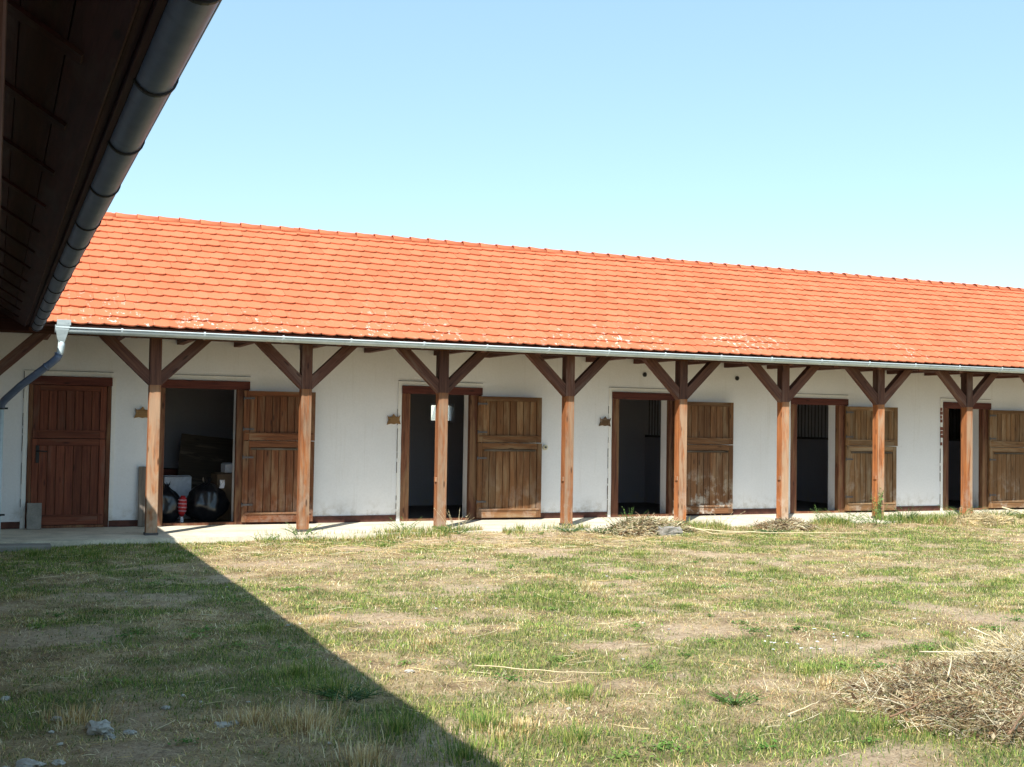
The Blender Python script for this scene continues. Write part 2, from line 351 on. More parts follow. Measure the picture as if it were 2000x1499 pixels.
# back wall with small windows
wins = [(7.72, 8.22, 1.60, 1.97), (3.955, 4.4, 1.66, 2.0), (11.2, 11.75, 1.6, 2.03), (15.0, 15.55, 1.6, 2.03), (19.0, 19.5, 1.6, 2.03)]
bm = mb(); xs = XA
for x0, x1, z0, z1 in sorted(wins):
    box(bm, xs, x0, YB, YB+.3, -.1, 3.15); box(bm, x0, x1, YB, YB+.3, -.1, z0); box(bm, x0, x1, YB, YB+.3, z1, 3.15); xs = x1
box(bm, xs, XB, YB, YB+.3, -.1, 3.15); obj('back_wall', bm, INNER, stable)
for x0, x1, z0, z1 in sorted(wins):
    bm = mb()
    for a in ((x0, x0+.04, z0, z1), (x1-.04, x1, z0, z1), (x0+.04, x1-.04, z0, z0+.04), (x0+.04, x1-.04, z1-.04, z1)): box(bm, a[0], a[1], YB+.05, YB+.11, a[2], a[3])
    wf = obj('window', bm, WHITEPL, stable)
    bm = mb(); bar(bm, ((x0+x1)/2, YB+.07, z0+.05), ((x0+x1)/2, YB-.10, z1-.06), x1-x0-.10, .006, (0, 1, .3)); obj('pane', bm, GLASS, wf)
# partitions
for i, px in enumerate((1.78, 5.05, 8.85, 12.52, 16.36, 20.3, 24.0)):
    bm = mb()
    if i < 3: box(bm, px, px+.12, WY+TH, YB, 0, 3.0); obj('partition_wall', bm, INNER2 if i < 2 else INNER, stable)
    else:
        box(bm, px, px+.10, WY+TH, YB, 0, 1.36); pw = obj('partition_wall', bm, INNER, stable)
        bm = mb(); box(bm, px, px+.09, WY+TH+.01, YB-.01, 2.26, 2.36); box(bm, px-.01, px+.11, WY+TH+.01, YB-.01, 1.363, 1.41)
        obj('grille_rail', bm, IRON, pw)
        y = WY+TH+.10; bm = mb(); tube(bm, [(0, 0, 0), (0, 0, .86)], .011, 6); bmsh = mesh('grille_bar', bm, IRON)
        while y < YB-.05:
            link('grille_bar', bmsh, pw, (px+.05, y, 1.405)); y += .115
# ceiling over the stalls
bm = mb(); box(bm, XA, XB, WY+TH+.002, YB-.002, 2.95, 3.0); obj('ceiling', bm, W_BEAM, stable)
# end walls
for x in (XA, XB-.3):
    bm = mb(); box(bm, x-.001, x+.301, WY+TH+.001, YB-.001, -.1, 2.94); obj('end_wall', bm, PLASTER, stable)
# plinth strips
xs = XA
for d in DO+[(XB, 0, 0, 0)]:
    a, b = xs+.004, d[0]-(.07 if d[0] < XB else 0)
    if b-a > .15:
        bm = mb(); box(bm, a, b, WY-.016, WY+.004, -.002, .098+random.uniform(-.008, .01)); obj('plinth', bm, PLINTH, stable, bevel=.003)
    xs = d[3]+.0
# plaster bands around the doorways
for i, d in enumerate(DO):
    t = d[4]+HT
    bm = mb(); box(bm, d[0]-.062, d[0]-.003, WY-.014, WY+.004, 0, t+.004); box(bm, d[0]-.062, d[3]+.02, WY-.0145, WY+.004, t+.004, t+.072)
    if i == 0: box(bm, d[3]+.003, d[3]+.06, WY-.014, WY+.004, 0, t+.004)
    bmesh.ops.subdivide_edges(bm, edges=[e for e in bm.edges if e.calc_length() > .5], cuts=9)
    for v_ in bm.verts:
        v_.co.x += noise.noise(v_.co*5)*.006; v_.co.z += noise.noise(v_.co*4+Vector((9, 1, 1)))*.004
    pbnd = obj('plaster_band', bm, TRIM, stable)
    bm = mb(); z = .05  # crack line: dark strips standing in for the shadow in the gap
    while z < t:
        L = random.uniform(.05, .35)
        if random.random() < .75: x = d[0]-.066+noise.noise(Vector((0, i, z*5)))*.006; q = random.uniform(.0015, .005); box(bm, x-q, x+q, WY-.0125, WY, z, min(z+L, t+.06))
        z += L+random.uniform(0, .06)
    box(bm, d[0]-.066, d[3]+.02, WY-.0135, WY, t+.0735, t+.079)
    obj('crack', bm, CRACK, pbnd, kind='stuff')

BRICKM = flat('old_brick', (.20, .075, .055), .9, var=.35, scale=30)
z = 1.30
while z < 2.0:
    if random.random() < .72:
        wdt = random.uniform(.035, .062); bm = mb(); box(bm, 17.372, 17.372+wdt, WY-.0205, WY-.002, z, z+.062); wobble(bm, .003); obj('brick', bm, BRICKM, stable, bevel=.003)
    z += .077
def leaf(idx, hinge, width, z0, z1, ang, lower, side=1, nplank=8):
    """door leaf hung at hinge (x,y); local x runs away from the hinge"""
    MV, MH = LEAF[idx]; t = .045
    st = .085; top = .10 if not lower else .13; bot = .10 if not lower else .13
    bm = mb(); box(bm, st-.01, width-st+.01, -.005, -.001, z0+.02, z1-.02)
    root = obj('door_leaf', bm, W_FRAME, stable, (hinge[0], hinge[1], 0), (0, 0, ang))
    base = root
    def sub(name, bm, m, bev=.003):
        o = bpy.data.objects.new(name, mesh(name, bm, m, bev)); C.objects.link(o); o.parent = base; return o
    for q in (0, width-st):
        bm = mb(); box(bm, q, q+st, -t, 0, z0, z1); sub('stile', bm, MV)
    bm = mb(); box(bm, st+.001, width-st-.001, -t+.002, 0, z1-top*.75, z1); sub('rail', bm, MH)
    bm = mb(); box(bm, st+.001, width-st-.001, -t+.002, 0, z0, z0+bot); sub('rail', bm, MH)
    if lower and idx > 1:   # thin dark strip standing for the groove below the top rail
        bm = mb(); box(bm, st+.03, width-st-.03, -t-.012, -t+.0015, z1-top*.95-.016, z1-top*.95+.018); sub('ledge', bm, LEDGE)
        bm = mb(); box(bm, st-.05, width-st+.05, -t-.014, -t+.0015, z0+bot-.012, z0+bot+.02); sub('ledge', bm, MH)
    else:
        bm = mb(); box(bm, st-.06, width-st+.06, -t-.010, -t+.0015, z0+bot-.006, z0+bot+.018); sub('ledge', bm, MH)
    a, b = st+.002, width-st-.002; pw = (b-a)/nplank
    for k in range(nplank):
        g = .0045; jit = random.uniform(-.003, .003)
        bm = mb(); box(bm, a+k*pw+g, a+(k+1)*pw-g, -t+.013+jit, -.006, z0+bot+.002, z1-top*.75-.002); sub('plank', bm, MV, .003)
    # strap hinges
    return root

for i, d in enumerate(DO):
    n = i+1; idx = min(n, 6); top = d[4]
    # frame: header and two jambs
    bm = mb(); box(bm, d[0]-.004, d[3]+.008, WY-.042, WY+.09, top, top+HT); fr = obj('door_frame', bm, W_HEAD, stable, bevel=.004)
    bm = mb(); box(bm, d[0], d[1], WY-.022, WY+.088, .0, top-.001); obj('jamb', bm, W_FRAME, fr, bevel=.004)
    bm = mb(); box(bm, d[2], d[3], WY-.022, WY+.088, .0, top-.001); obj('jamb', bm, W_FRAME, fr, bevel=.004)
    bm = mb(); box(bm, d[1]+.001, d[2]-.001, WY-.02, WY+.085, -.003, .035); obj('threshold', bm, W_FRAME, fr, bevel=.004)
    if d[5] is None:
        wd = d[2]-d[1]-.008
        leaf(idx, (d[1]+.004, WY+.03), wd, .04, 1.275, 0, True, nplank=7); leaf(idx, (d[1]+.004, WY+.03), wd, 1.283, top-.006, 0, False, nplank=7)
        if i == 0:
            hb = mb(); box(hb, d[1]+.055, d[1]+.10, WY-.027, WY-.0155, .93, 1.18); hp = obj('handle_plate', hb, BLACKMETAL, stable, bevel=.003)
            hb = mb(); tube(hb, [(d[1]+.078, WY-.026, 1.10), (d[1]+.078, WY-.07, 1.10), (d[1]+.10, WY-.075, 1.10), (d[1]+.20, WY-.075, 1.095)], .010, 8); obj('handle', hb, BLACKMETAL, hp)
    else:
        wd = d[5]-d[3]+.09; hx = d[3]-.085
        if i == 5: wd = 1.12
        au, al = {1: (-.075, -.06), 2: (-.07, -.095), 3: (-.05, -.05), 4: (-.075, -.045), 5: (-.05, -.06)}[i]
        leaf(idx, (hx, WY-.046), wd, .035, 1.272, al, True); leaf(idx, (hx, WY-.046), wd, 1.282, top-.015-(.0), au, False)
        for z in (.30, 1.02, 1.45, 1.92):
            bm = mb(); box(bm, 0, .16, -.053, -.0465, z-.014, z+.014); tube(bm, [(0, -.05, z-.03), (0, -.05, z+.03)], .011, 8)
            obj('hinge', bm, IRON, fr, (hx, WY-.046, 0), (0, 0, au if z > 1.28 else al))

# ------------------------------------------------------------------ posts and braces
PW = .152
def post_mesh():
    bm = mb(); h = ZP; zs = [0, .25, .5, .8, 1.1, 1.4, 1.7, 1.98, 2.06, 2.3, h]
    rings = []
    for z in zs:
        b = PW/2; rings.append([bm.verts.new((x*b, y*b, z)) for x, y in ((-1, -1), (1, -1), (1, 1), (-1, 1))])
    for A, B in zip(rings, rings[1:]):
        for k in range(4): bm.faces.new((A[k], A[(k+1) % 4], B[(k+1) % 4], B[k]))
    bm.faces.new(rings[0][::-1]); bm.faces.new(rings[-1])
    es = [e for e in bm.edges if abs((e.verts[0].co-e.verts[1].co).z) > .01]
    bmesh.ops.recalc_face_normals(bm, faces=bm.faces)
    bmesh.ops.bevel(bm, geom=es, offset=.006, segments=2, affect='EDGES')
    return mesh('post', bm, W_POST)
def post_upper():
    bm = mb(); b = PW/2+.0015; box(bm, -b, b, -b, b, 2.045, ZP-.001); return mesh('post_head', bm, W_BRACE, .005)  # darker brown sleeve over the upper post
def brace_mesh(L):
    bm = mb(); h = .073; v_ = box(bm, -h, h, -.06, .06, 0, L); 
    return mesh('brace', bm, W_BRACE, .004)
pm, pu = post_mesh(), post_upper(); BL = .91
br = brace_mesh(BL+.06)
for k in range(-2, 12):
    x = X0+k*S
    if k == 4 or k == 3: x += .035
    po = link('post', pm, stable, (x, D, 0), (0, 0, random.uniform(-.01, .01)))
    def sub(name, me, loc=(0, 0, 0), rot=None):
        o = bpy.data.objects.new(name, me); C.objects.link(o); o.parent = po; o.location = loc
        if rot: o.rotation_euler = rot
        return o
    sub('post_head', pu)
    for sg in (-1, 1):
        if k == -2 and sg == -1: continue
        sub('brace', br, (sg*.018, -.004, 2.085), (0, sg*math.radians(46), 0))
    if k in (2, 3, 4, 5, 6):   # small cleat on the left face
        bm = mb(); box(bm, -PW/2-.022, -PW/2+.001, -.05, .02, .70, .77); sub('cleat', mesh('cleat', bm, W_POST, .003))
    bm = mb(); box(bm, -PW/2-.012, PW/2+.012, -PW/2-.012, PW/2+.012, -.01, .03 if k != 7 else .16); sub('post_foot', mesh('post_foot', bm, IRON if k != 7 else W_POST, .003))
# plate, joists, rafters
bm = mb(); box(bm, XA, XB, D-.07, D+.07, ZP, ZP+.14); obj('eave_beam', bm, W_BEAM, stable, bevel=.004)
A = math.radians(32); ca, sa = math.cos(A), math.sin(A)
bm = mb(); box(bm, -.05, .05, 0, WY-D-.07, 0, .11); jm = mesh('joist', bm, W_BEAMY, .004)
jx = [2.52, 3.36, 4.38, 5.42, 6.60, 7.50]; jx = [jx[0]-.95*k for k in range(6, 0, -1)]+jx+[7.5+.95*k for k in range(1, 20)]
for x in jx: link('joist', jm, stable, (x, D+.071, ZP+.0+random.uniform(-.006, .01)))
def rl(s_, n): return (YE+s_*ca-n*sa, 2.775+s_*sa+n*ca)      # slope distance, normal offset -> y, z
LEN = 3.68
bm = mb()
y0, z0 = rl(.06, -.05); y1, z1 = rl(LEN, -.05)
bar(bm, (0, y0, z0-.06), (0, y1, z1-.06), .09, .12); rm = mesh('rafter', bm, W_BEAMY)
for x in jx:
    if x > .8: link('rafter', rm, stable, (x+.1, 0, 0))
# sarking board deck under the tiles (valley cut at the left)
def deck(name, n, mat, th, par):
    bm = mb(); P = []
    for nn in (n, n-th):
        a = rl(.03, nn); b = rl(LEN-.02, nn)
        P.append([bm.verts.new((.42, *a)), bm.verts.new((XB+.2, *a)), bm.verts.new((XB+.2, *b)), bm.verts.new((.37-(b[0]-YE), *b))])
    bm.faces.new(P[0]); bm.faces.new(P[1][::-1])
    for k in range(4): bm.faces.new((P[0][k], P[1][k], P[1][(k+1) % 4], P[0][(k+1) % 4]))
    return obj(name, bm, mat, par)
roof = deck('roof', -.012, W_BEAM, .025, stable)
# far slope
RY, RZ = rl(LEN, 0)
bm = mb(); bar(bm, (12, RY+.02, RZ-.03), (12, RY+LEN*ca, RZ-.03-LEN*sa), XB+4, .04); obj('rear_roof_slope', bm, TILE, stable)

# ------------------------------------------------------------------ beaver-tail roof tiles
TW, STEP = .2075, .2325; TLN = .36
def tile_geo():
    n = 9; pts = []; hw = TW/2-.0004; arc = .037
    for k in range(n):
        t = -1+2*k/(n-1); q = (t-.42)/1.42 if t < .42 else (t-.42)/.58; pts.append((t*hw, arc*abs(q)**(1.6 if t < .42 else 1.8)))
    outline = pts+[(hw, TLN), (-hw, TLN)]
    return outline
OUT = tile_geo(); th = .018
def tile_verts():
    """local: x across, y up the slope, z normal; lower end lifted over the course below"""
    vs = []
    for zz in (th, 0):
        for (x, y) in OUT: vs.append((x, y, .036*(1-y/TLN)+zz))
    return np.array(vs)
TV = tile_verts(); no = len(OUT)
def tile_faces_py():
    fs = [list(range(no)), list(range(2*no-1, no-1, -1))]
    for k in range(no): fs.append([k, no+k, no+(k+1) % no, (k+1) % no])
    return fs
TF = tile_faces_py()
tm = bpy.data.meshes.new('roof_tile'); tm.from_pydata(TV.tolist(), [], TF); tm.materials.append(TILE)
place = []
rows = int(LEN/STEP)+1
for r_ in range(rows):
    s_ = r_*STEP-.015
    off = TW/2 if r_ % 2 else 0
    xmin = .52-(s_*ca)
    k0 = int((xmin-2.115)/TW)-1
    for k in range(k0, 125):
        x = 2.115-TW/2+TW*k+off+TW/2*0
        if x < xmin-.02 or x > XB: continue
        y, z = rl(s_, 0)
        place.append((x, s_, y, z))
# those that show largest: nearest to the camera among those in the frame
def vis(p):
    x, s_, y, z = p; d = Vector((x, y, z-H)); zc = d.dot(fw); u = d.dot(rt)/zc*F+1000; q = 749.5-d.dot(up)/zc*F
    edge = 430-.508*q
    return u > edge-10 and u < 1990
vis_l = sorted([p for p in place if vis(p)], key=lambda p: p[0]**2+p[2]**2+p[3]**2)
near = set(vis_l[:300])
def tile_xf(p):
    x, s_, y, z = p; rz = random.gauss(0, .007); ln = random.gauss(0, .004)
    return x+random.gauss(0, .001), s_+random.gauss(0, .003), rz, abs(random.gauss(0, .003)), random.gauss(0, .006)
Vs = []; Fs = []; Rn = []; nb = 0
rt_list = []
for p in place:
    x, s_, rz, dn, tilt = tile_xf(p)
    y, z = rl(s_, dn)
    M = Matrix.Translation((x, y, z)) @ Matrix.Rotation(A, 4, 'X') @ Matrix.Rotation(rz, 4, 'Z') @ Matrix.Rotation(tilt, 4, 'Y')
    if p in near:
        o = bpy.data.objects.new('roof_tile', tm); C.objects.link(o); o.parent = roof; o.matrix_basis = M; rt_list.append(o)
    else:
        m = np.array(M); Vs.append(TV@m[:3, :3].T+m[:3, 3]); Fs += [[i+nb for i in f] for f in TF]; Rn += [random.random()]*(2*no); nb += 2*no
me = bpy.data.meshes.new('roof_tiles'); me.from_pydata(np.concatenate(Vs).tolist(), [], Fs); a_ = me.attributes.new('rnd', 'FLOAT', 'POINT'); a_.data.foreach_set('value', Rn); me.materials.append(TILE)
rest = bpy.data.objects.new('roof_tiles', me); C.objects.link(rest); rest.parent = roof; rest['kind'] = 'stuff'
# ridge tiles: half-round, each lapping over the one to its right
bm = mb(); n = 9; RL = .355; rings = []
for t, rr, dz in ((0, .105, .022), (.03, .105, .021), (1, .092, 0)):
    for inner in (0, 1):
        rings.append([bm.verts.new((t*RL, math.cos(PI*k/(n-1))*(rr-.013*inner)*1.12, math.sin(PI*k/(n-1))*(rr-.013*inner)+dz-.06)) for k in range(n)])
for a in (0, 2):
    for k in range(n-1):
        f1 = bm.faces.new((rings[a][k], rings[a][k+1], rings[a+2][k+1], rings[a+2][k])); f2 = bm.faces.new((rings[a+1][k], rings[a+1][k+1], rings[a+3][k+1], rings[a+3][k])); f1.smooth = f2.smooth = True
for a in (0, 4):
    for k in range(n-1): bm.faces.new((rings[a][k], rings[a][k+1], rings[a+1][k+1], rings[a+1][k]))
for e_ in (0, n-1):
    for a in (0, 2): bm.faces.new((rings[a][e_], rings[a+1][e_], rings[a+3][e_], rings[a+2][e_]))
rgm = mesh('ridge_tile', bm, TILE)
x = -2.9
while x < XB:
    link('ridge_tile', rgm, roof, (x, RY+.01, RZ+.028+random.gauss(0, .003)), (0, 0, random.gauss(0, .008))); x += .325

# ------------------------------------------------------------------ gutters
def half_round(p0, p1, r, n=14):
    """open-topped channel from p0 to p1 with a rolled front lip"""
    bm = mb(); p0, p1 = Vector(p0), Vector(p1); d = (p1-p0).normalized(); s_ = d.cross(Vector((0, 0, 1)))
    rows_ = []
    steps = max(1, int((p1-p0).length/1.0))
    for i in range(steps+1):
        p = p0.lerp(p1, i/steps)
        for rr in (r, r-.004): rows_.append([bm.verts.new(p+s_*math.cos(PI+PI*k/n)*rr+Vector((0, 0, math.sin(PI+PI*k/n)*rr))) for k in range(n+1)])
    for i in range(steps):
        for off in (0, 1):
            a, b = rows_[2*i+off], rows_[2*i+2+off]
            for k in range(n): f = bm.faces.new((a[k], a[k+1], b[k+1], b[k])); f.smooth = True
        for e in (0, n): bm.faces.new((rows_[2*i][e], rows_[2*i+1][e], rows_[2*i+3][e], rows_[2*i+2][e]))
    for i in (0, steps):
        for k in range(n): bm.faces.new((rows_[2*i][k], rows_[2*i][k+1], rows_[2*i+1][k+1], rows_[2*i+1][k]))
    for sg in (-1, 1): tube(bm, [p0+s_*sg*(r+.004)+Vector((0, 0, .003)), p1+s_*sg*(r+.004)+Vector((0, 0, .003))], .009, 8)
    return bm
def clip_ring(c, axis_, r, mat, par, name, w_=.022, th_=.004):
    """strap under the channel"""
    bm = mb(); c = Vector(c); d = Vector(axis_); s_ = d.cross(Vector((0, 0, 1))); n = 12; prev = None
    for k in range(-1, n+2):
        a = PI+PI*k/n
        q = [bm.verts.new(c+d*sg*w_/2+s_*math.cos(a)*rr+Vector((0, 0, math.sin(a)*rr))) for sg, rr in ((-1, r), (1, r), (1, r+th_), (-1, r+th_))]
        if prev:
            for j in range(4): bm.faces.new((prev[j], prev[(j+1) % 4], q[(j+1) % 4], q[j]))
        prev = q
    return obj(name, bm, mat, par)
GY_, GZ_, GR = YE, 2.742, .068
gut = obj('gutter', half_round((.69, GY_, GZ_-.004), (XB, GY_, GZ_+.03), GR), ZINC, stable)
# end cap and hopper with the swan-neck
bm = mb(); n = 12; vs = [bm.verts.new((.69, GY_+math.cos(PI+PI*k/n)*GR, GZ_+math.sin(PI+PI*k/n)*GR)) for k in range(n+1)]; bm.faces.new(vs)
g_ = bmesh.ops.extrude_face_region(bm, geom=list(bm.faces)); [setattr(v_, 'co', v_.co+Vector((-.006, 0, 0))) for v_ in g_['geom'] if isinstance(v_, bmesh.types.BMVert)]
obj('gutter_end_cap', bm, ZINC, stable)
bxs = [2.563, 3.631, 4.60, 5.694, 6.689, 7.713, 8.75, 9.77, 10.83, 11.83]; bxs = [1.5]+bxs+[11.83+1.03*k for k in range(1, 14)]
for x in bxs: clip_ring((x, GY_, GZ_+.0014*(x-.7)), (1, 0, 0), GR+.002, ZINC, gut, 'gutter_bracket', .026, .006)
hop = mb()
HP = [(.68, .86, GZ_+.03, .075), (.69, .85, GZ_-.03, .074), (.715, .815, GZ_-.15, .048), (.735, .80, GZ_-.20, .034)]
rings = []
for a, b, z, hy in HP: rings.append([hop.verts.new(p) for p in ((a, GY_-hy, z), (b, GY_-hy, z), (b, GY_+hy, z), (a, GY_+hy, z))])
for A_, B_ in zip(rings, rings[1:]):
    for k in range(4): hop.faces.new((A_[k], A_[(k+1) % 4], B_[(k+1) % 4], B_[k]))
hop.faces.new(rings[-1]); hpo = obj('hopper', hop, ZINC_H, stable, bevel=.004)
bm = mb(); box(bm, .70, .87, GY_-.079, GY_-.0755, GZ_+.03, GZ_+.10); tube(bm, [(.825, GY_-.082, GZ_+.065), (.825, GY_-.074, GZ_+.065)], .02, 12); obj('hopper_flange', bm, ZINC_H, hpo)
bm = mb(); tube(bm, [(.767, GY_, 2.56), (.765, GY_, 2.50), (.752, GY_, 2.42), (.735, GY_, 2.38)], .043, 14); dp = obj('downpipe', bm, ZINC, stable)
bm = mb(); tube(bm, [(.745, GY_, 2.405), (.715, GY_+.005, 2.345), (.66, GY_+.02, 2.29), (.30, GY_+.20, 1.985), (.12, GY_+.36, 1.80), (.085, GY_+.41, 1.75), (.075, GY_+.43, 1.70)], .048, 14); obj('offset_pipe', bm, ZINC_D, dp)
for (a, b) in (((.60, GY_+.05, 2.24), (.585, GY_+.057, 2.227)), ((.735, GY_, 2.40), (.729, GY_, 2.388))):
    bm = mb(); tube(bm, [a, b], .054, 14); obj('pipe_collar', bm, ZINC_D, dp)
bm = mb(); tube(bm, [(.075, GY_+.43, 1.74), (.075, GY_+.43, .12), (.075, GY_+.40, .06), (.075, GY_+.30, .02)], .040, 14); obj('vertical_pipe', bm, ZINC, dp)
for z in (1.69, .31):
    bm = mb(); tube(bm, [(.075, GY_+.43, z-.014), (.075, GY_+.43, z+.014)], .047, 14); box(bm, .075, .16, GY_+.425, GY_+.435, z-.012, z+.012); obj('pipe_clamp', bm, BLACKMETAL, dp)

# ------------------------------------------------------------------ wing building overhead
wing = thing('wing_building', 'dark timber eave with grey gutter of the neighbouring wing, hanging over the near left corner', 'building', (-1.8, 8, 0))
XE = .468; GXW = .464; YW0 = -4.5
wg = obj('gutter', half_round((GXW, 16.10, 2.742), (GXW, YW0, 2.76), GR), ZINC_D, wing)
for y in [1.1, 2.1, 3.1, 4.07, 5.04, 6.06, 7.2, 8.06, 9.05, 10.0, 11.0, 12.0, 13.0, 14.0, 15.0, 15.9]:
    clip_ring((GXW, y, 2.742+.0009*(16.1-y)), (0, 1, 0), GR+.002, BLACKMETAL, wg, 'gutter_bracket', .020, .007)
bm = mb(); vs = [bm.verts.new((GXW+math.cos(PI+PI*k/n)*GR, 16.103, 2.742+math.sin(PI+PI*k/n)*GR)) for k in range(n+1)]; bm.faces.new(vs)
g_ = bmesh.ops.extrude_face_region(bm, geom=list(bm.faces)); [setattr(v_, 'co', v_.co+Vector((0, .006, 0))) for v_ in g_['geom'] if isinstance(v_, bmesh.types.BMVert)]
obj('gutter_end_cap', bm, ZINC_D, wing)
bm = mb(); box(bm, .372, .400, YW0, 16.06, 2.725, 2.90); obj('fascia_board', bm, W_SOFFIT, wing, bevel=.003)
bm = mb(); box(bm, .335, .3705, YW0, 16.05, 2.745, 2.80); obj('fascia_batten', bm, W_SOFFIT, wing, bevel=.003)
def wl(s_, n): return (XE-s_*ca+n*sa*0-(-n)*0 - n*(-sa)*(-1)*(-1)*0 + (n*sa), 2.775+s_*sa+n*ca)
# boards running along the eave under the tiles
k = 0; s_ = .10
while s_ < 3.4:
    wbd = .17; x0_, z0_ = wl(s_, -.10); x1_, z1_ = wl(s_+wbd-.004, -.10)
    yv = YE+(XE-x0_)-.05
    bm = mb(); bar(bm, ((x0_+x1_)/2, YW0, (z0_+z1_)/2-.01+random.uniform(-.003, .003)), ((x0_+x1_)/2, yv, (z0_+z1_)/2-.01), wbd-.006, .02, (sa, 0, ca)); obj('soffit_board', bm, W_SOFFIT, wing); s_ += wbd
y = -4.0
while y < 16.2:
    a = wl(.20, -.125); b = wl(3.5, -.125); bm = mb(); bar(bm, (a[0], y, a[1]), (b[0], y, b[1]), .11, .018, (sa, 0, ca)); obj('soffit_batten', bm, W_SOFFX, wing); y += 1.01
bm = mb(); box(bm, -1.44, .371, 16.06, 16.09, 2.675, 3.0); obj('end_board', bm, W_SOFFX, wing)
bm = mb(); box(bm, -.15, .0, YW0, 16.0, 2.60, 2.74); obj('eave_beam', bm, W_SOFFIT, wing, bevel=.004)
# wing posts, wall and upper roof
for y in (2.62, 4.75, 6.88, 9.0, 11.1, 13.2, -1.6):
    po = link('post', pm, wing, (-.080, y, 0)); o = bpy.data.objects.new('post_head', pu); C.objects.link(o); o.parent = po; o.scale = (1, 1, .98)
bm = mb(); box(bm, -1.7, -1.45, YW0, WY-.03, -.12, 3.4); obj('wall', bm, PLASTER, wing)
bm = mb(); 
a = wl(0.02, .0); b = wl(3.6, .0); a2 = wl(.02, .02); b2 = wl(3.6, .02)
P = [[bm.verts.new((q[0], YW0, q[1])) for q in (a, b)], [bm.verts.new((q[0], YE+(XE-q[0])+.40, q[1])) for q in (a, b)]]
bm.faces.new((P[0][0], P[1][0], P[1][1], P[0][1]))
wr = obj('roof', bm, TILE, wing)
bm = mb(); bar(bm, (b[0], (YW0+19.5)/2, b[1]), (b[0]-3.1, (YW0+19.5)/2, b[1]-1.94), 19.5-YW0, .03); obj('rear_roof_slope', bm, TILE, wing)
Vs = []; Fs = []; Rn = []; nb = 0
for r_ in range(int(3.6/STEP)+1):
    s_ = r_*STEP-.01; x, z = wl(s_, .012); y = YW0+(TW/2 if r_ % 2 else 0)
    while y < YE+(XE-x)-.1:
        M = Matrix.Translation((x, y, z)) @ Matrix.Rotation(PI/2, 4, 'Z') @ Matrix.Rotation(A, 4, 'X')
        m = np.array(M); Vs.append(TV@m[:3, :3].T+m[:3, 3]); Fs += [[i+nb for i in f] for f in TF]; Rn += [random.random()]*(2*no); nb += 2*no; y += TW
me = bpy.data.meshes.new('roof_tiles'); me.from_pydata(np.concatenate(Vs).tolist(), [], Fs); a_ = me.attributes.new('rnd', 'FLOAT', 'POINT'); a_.data.foreach_set('value', Rn); me.materials.append(TILE)
o = bpy.data.objects.new('roof_tiles', me); C.objects.link(o); o.parent = wr; o['kind'] = 'stuff'

# ------------------------------------------------------------------ things on the wall and in the doorways
PLAQ_D = wood('dark_plaque_wood', (.06, .032, .016), (.115, .065, .032), (.17, .10, .05), 'X', .1)
def plaque(x, z, label, rot=0, PLAQ=PLAQ):
    pts = [(-.105, .075), (-.085, .045), (-.03, .055), (0, .098), (.03, .055), (.085, .05), (.11, .075), (.092, .0), (.115, -.075), (.05, -.06), (0, -.072), (-.05, -.06), (-.12, -.08), (-.092, 0)]
    t = thing('wall_plaque', label, 'plaque', (x, WY-.03, z), 'carved wooden plaques beside the stall doors')
    bm = mb(); f = bm.faces.new([bm.verts.new((a, 0, b)) for a, b in pts]); r_ = bmesh.ops.extrude_face_region(bm, geom=[f])
    for q in r_['geom']:
        if isinstance(q, bmesh.types.BMVert): q.co.y += .018
    o = bpy.data.objects.new('board', mesh('board', bm, PLAQ, .003)); C.objects.link(o); o.parent = t; o.rotation_euler = (0, rot, 0)
    bm = mb()
    box(bm, -.060, .060, -.004, .002, -.035, .030)
    o2 = bpy.data.objects.new('nameplate', mesh('nameplate', bm, PLAQ, .002)); C.objects.link(o2); o2.parent = t; o2.rotation_euler = (0, rot, 0)
plaque(2.00, 1.665, 'small carved wooden plaque on the wall, half hidden behind the shadow-cut porch post', .03)
plaque(5.885, 1.63, 'small carved wooden plaque left of the doorway with a bright little window inside', -.03)
plaque(9.74, 1.655, 'darker carved wooden plaque with pointed corners, below left of a round wall vent', .04, PLAQ_D)
def vent(x, z, label):
    bm = mb(); t = thing('wall_vent', label, 'vent', (x, WY-.01, z), 'round vents high on the stable wall')
    n = 20; ro, ri = .042, .033
    R_ = [[bm.verts.new((math.cos(2*PI*k/n)*q, y, math.sin(2*PI*k/n)*q)) for k in range(n)] for q, y in ((ro, .01), (ro, -.006), (ri, -.006), (ri, .008))]
    for A_, B_ in zip(R_, R_[1:]):
        for k in range(n): bm.faces.new((A_[k], A_[(k+1) % n], B_[(k+1) % n], B_[k]))
    o = bpy.data.objects.new('rim', mesh('rim', bm, IRON)); C.objects.link(o); o.parent = t
    bm = mb(); bm.faces.new([bm.verts.new((math.cos(2*PI*k/n)*ri, .004, math.sin(2*PI*k/n)*ri)) for k in range(n)])
    for k in range(4): box(bm, -.028, .028, -.004, .003, -.022+k*.013, -.018+k*.013)
    o = bpy.data.objects.new('louvre', mesh('louvre', bm, BLACKMETAL)); C.objects.link(o); o.parent = t
vent(10.53, 2.505, 'small dark round vent high above the doorway, right of the darker plaque')
vent(12.49, 2.50, 'small dark round vent on the bare wall between two stalls, right of the other vent')
t = thing('wall_socket', 'small round cream electrical box on the white wall beside an open door leaf', 'socket', (8.595, WY-.02, 1.205))
bm = mb(); tube(bm, [(0, .02, 0), (0, -.012, 0)], .045, 18); o = bpy.data.objects.new('case', mesh('case', bm, CREAM, .003)); C.objects.link(o); o.parent = t
bm = mb(); tube(bm, [(0, -.011, 0), (0, -.022, 0)], .018, 12); o = bpy.data.objects.new('cap', mesh('cap', bm, IRON)); C.objects.link(o); o.parent = t
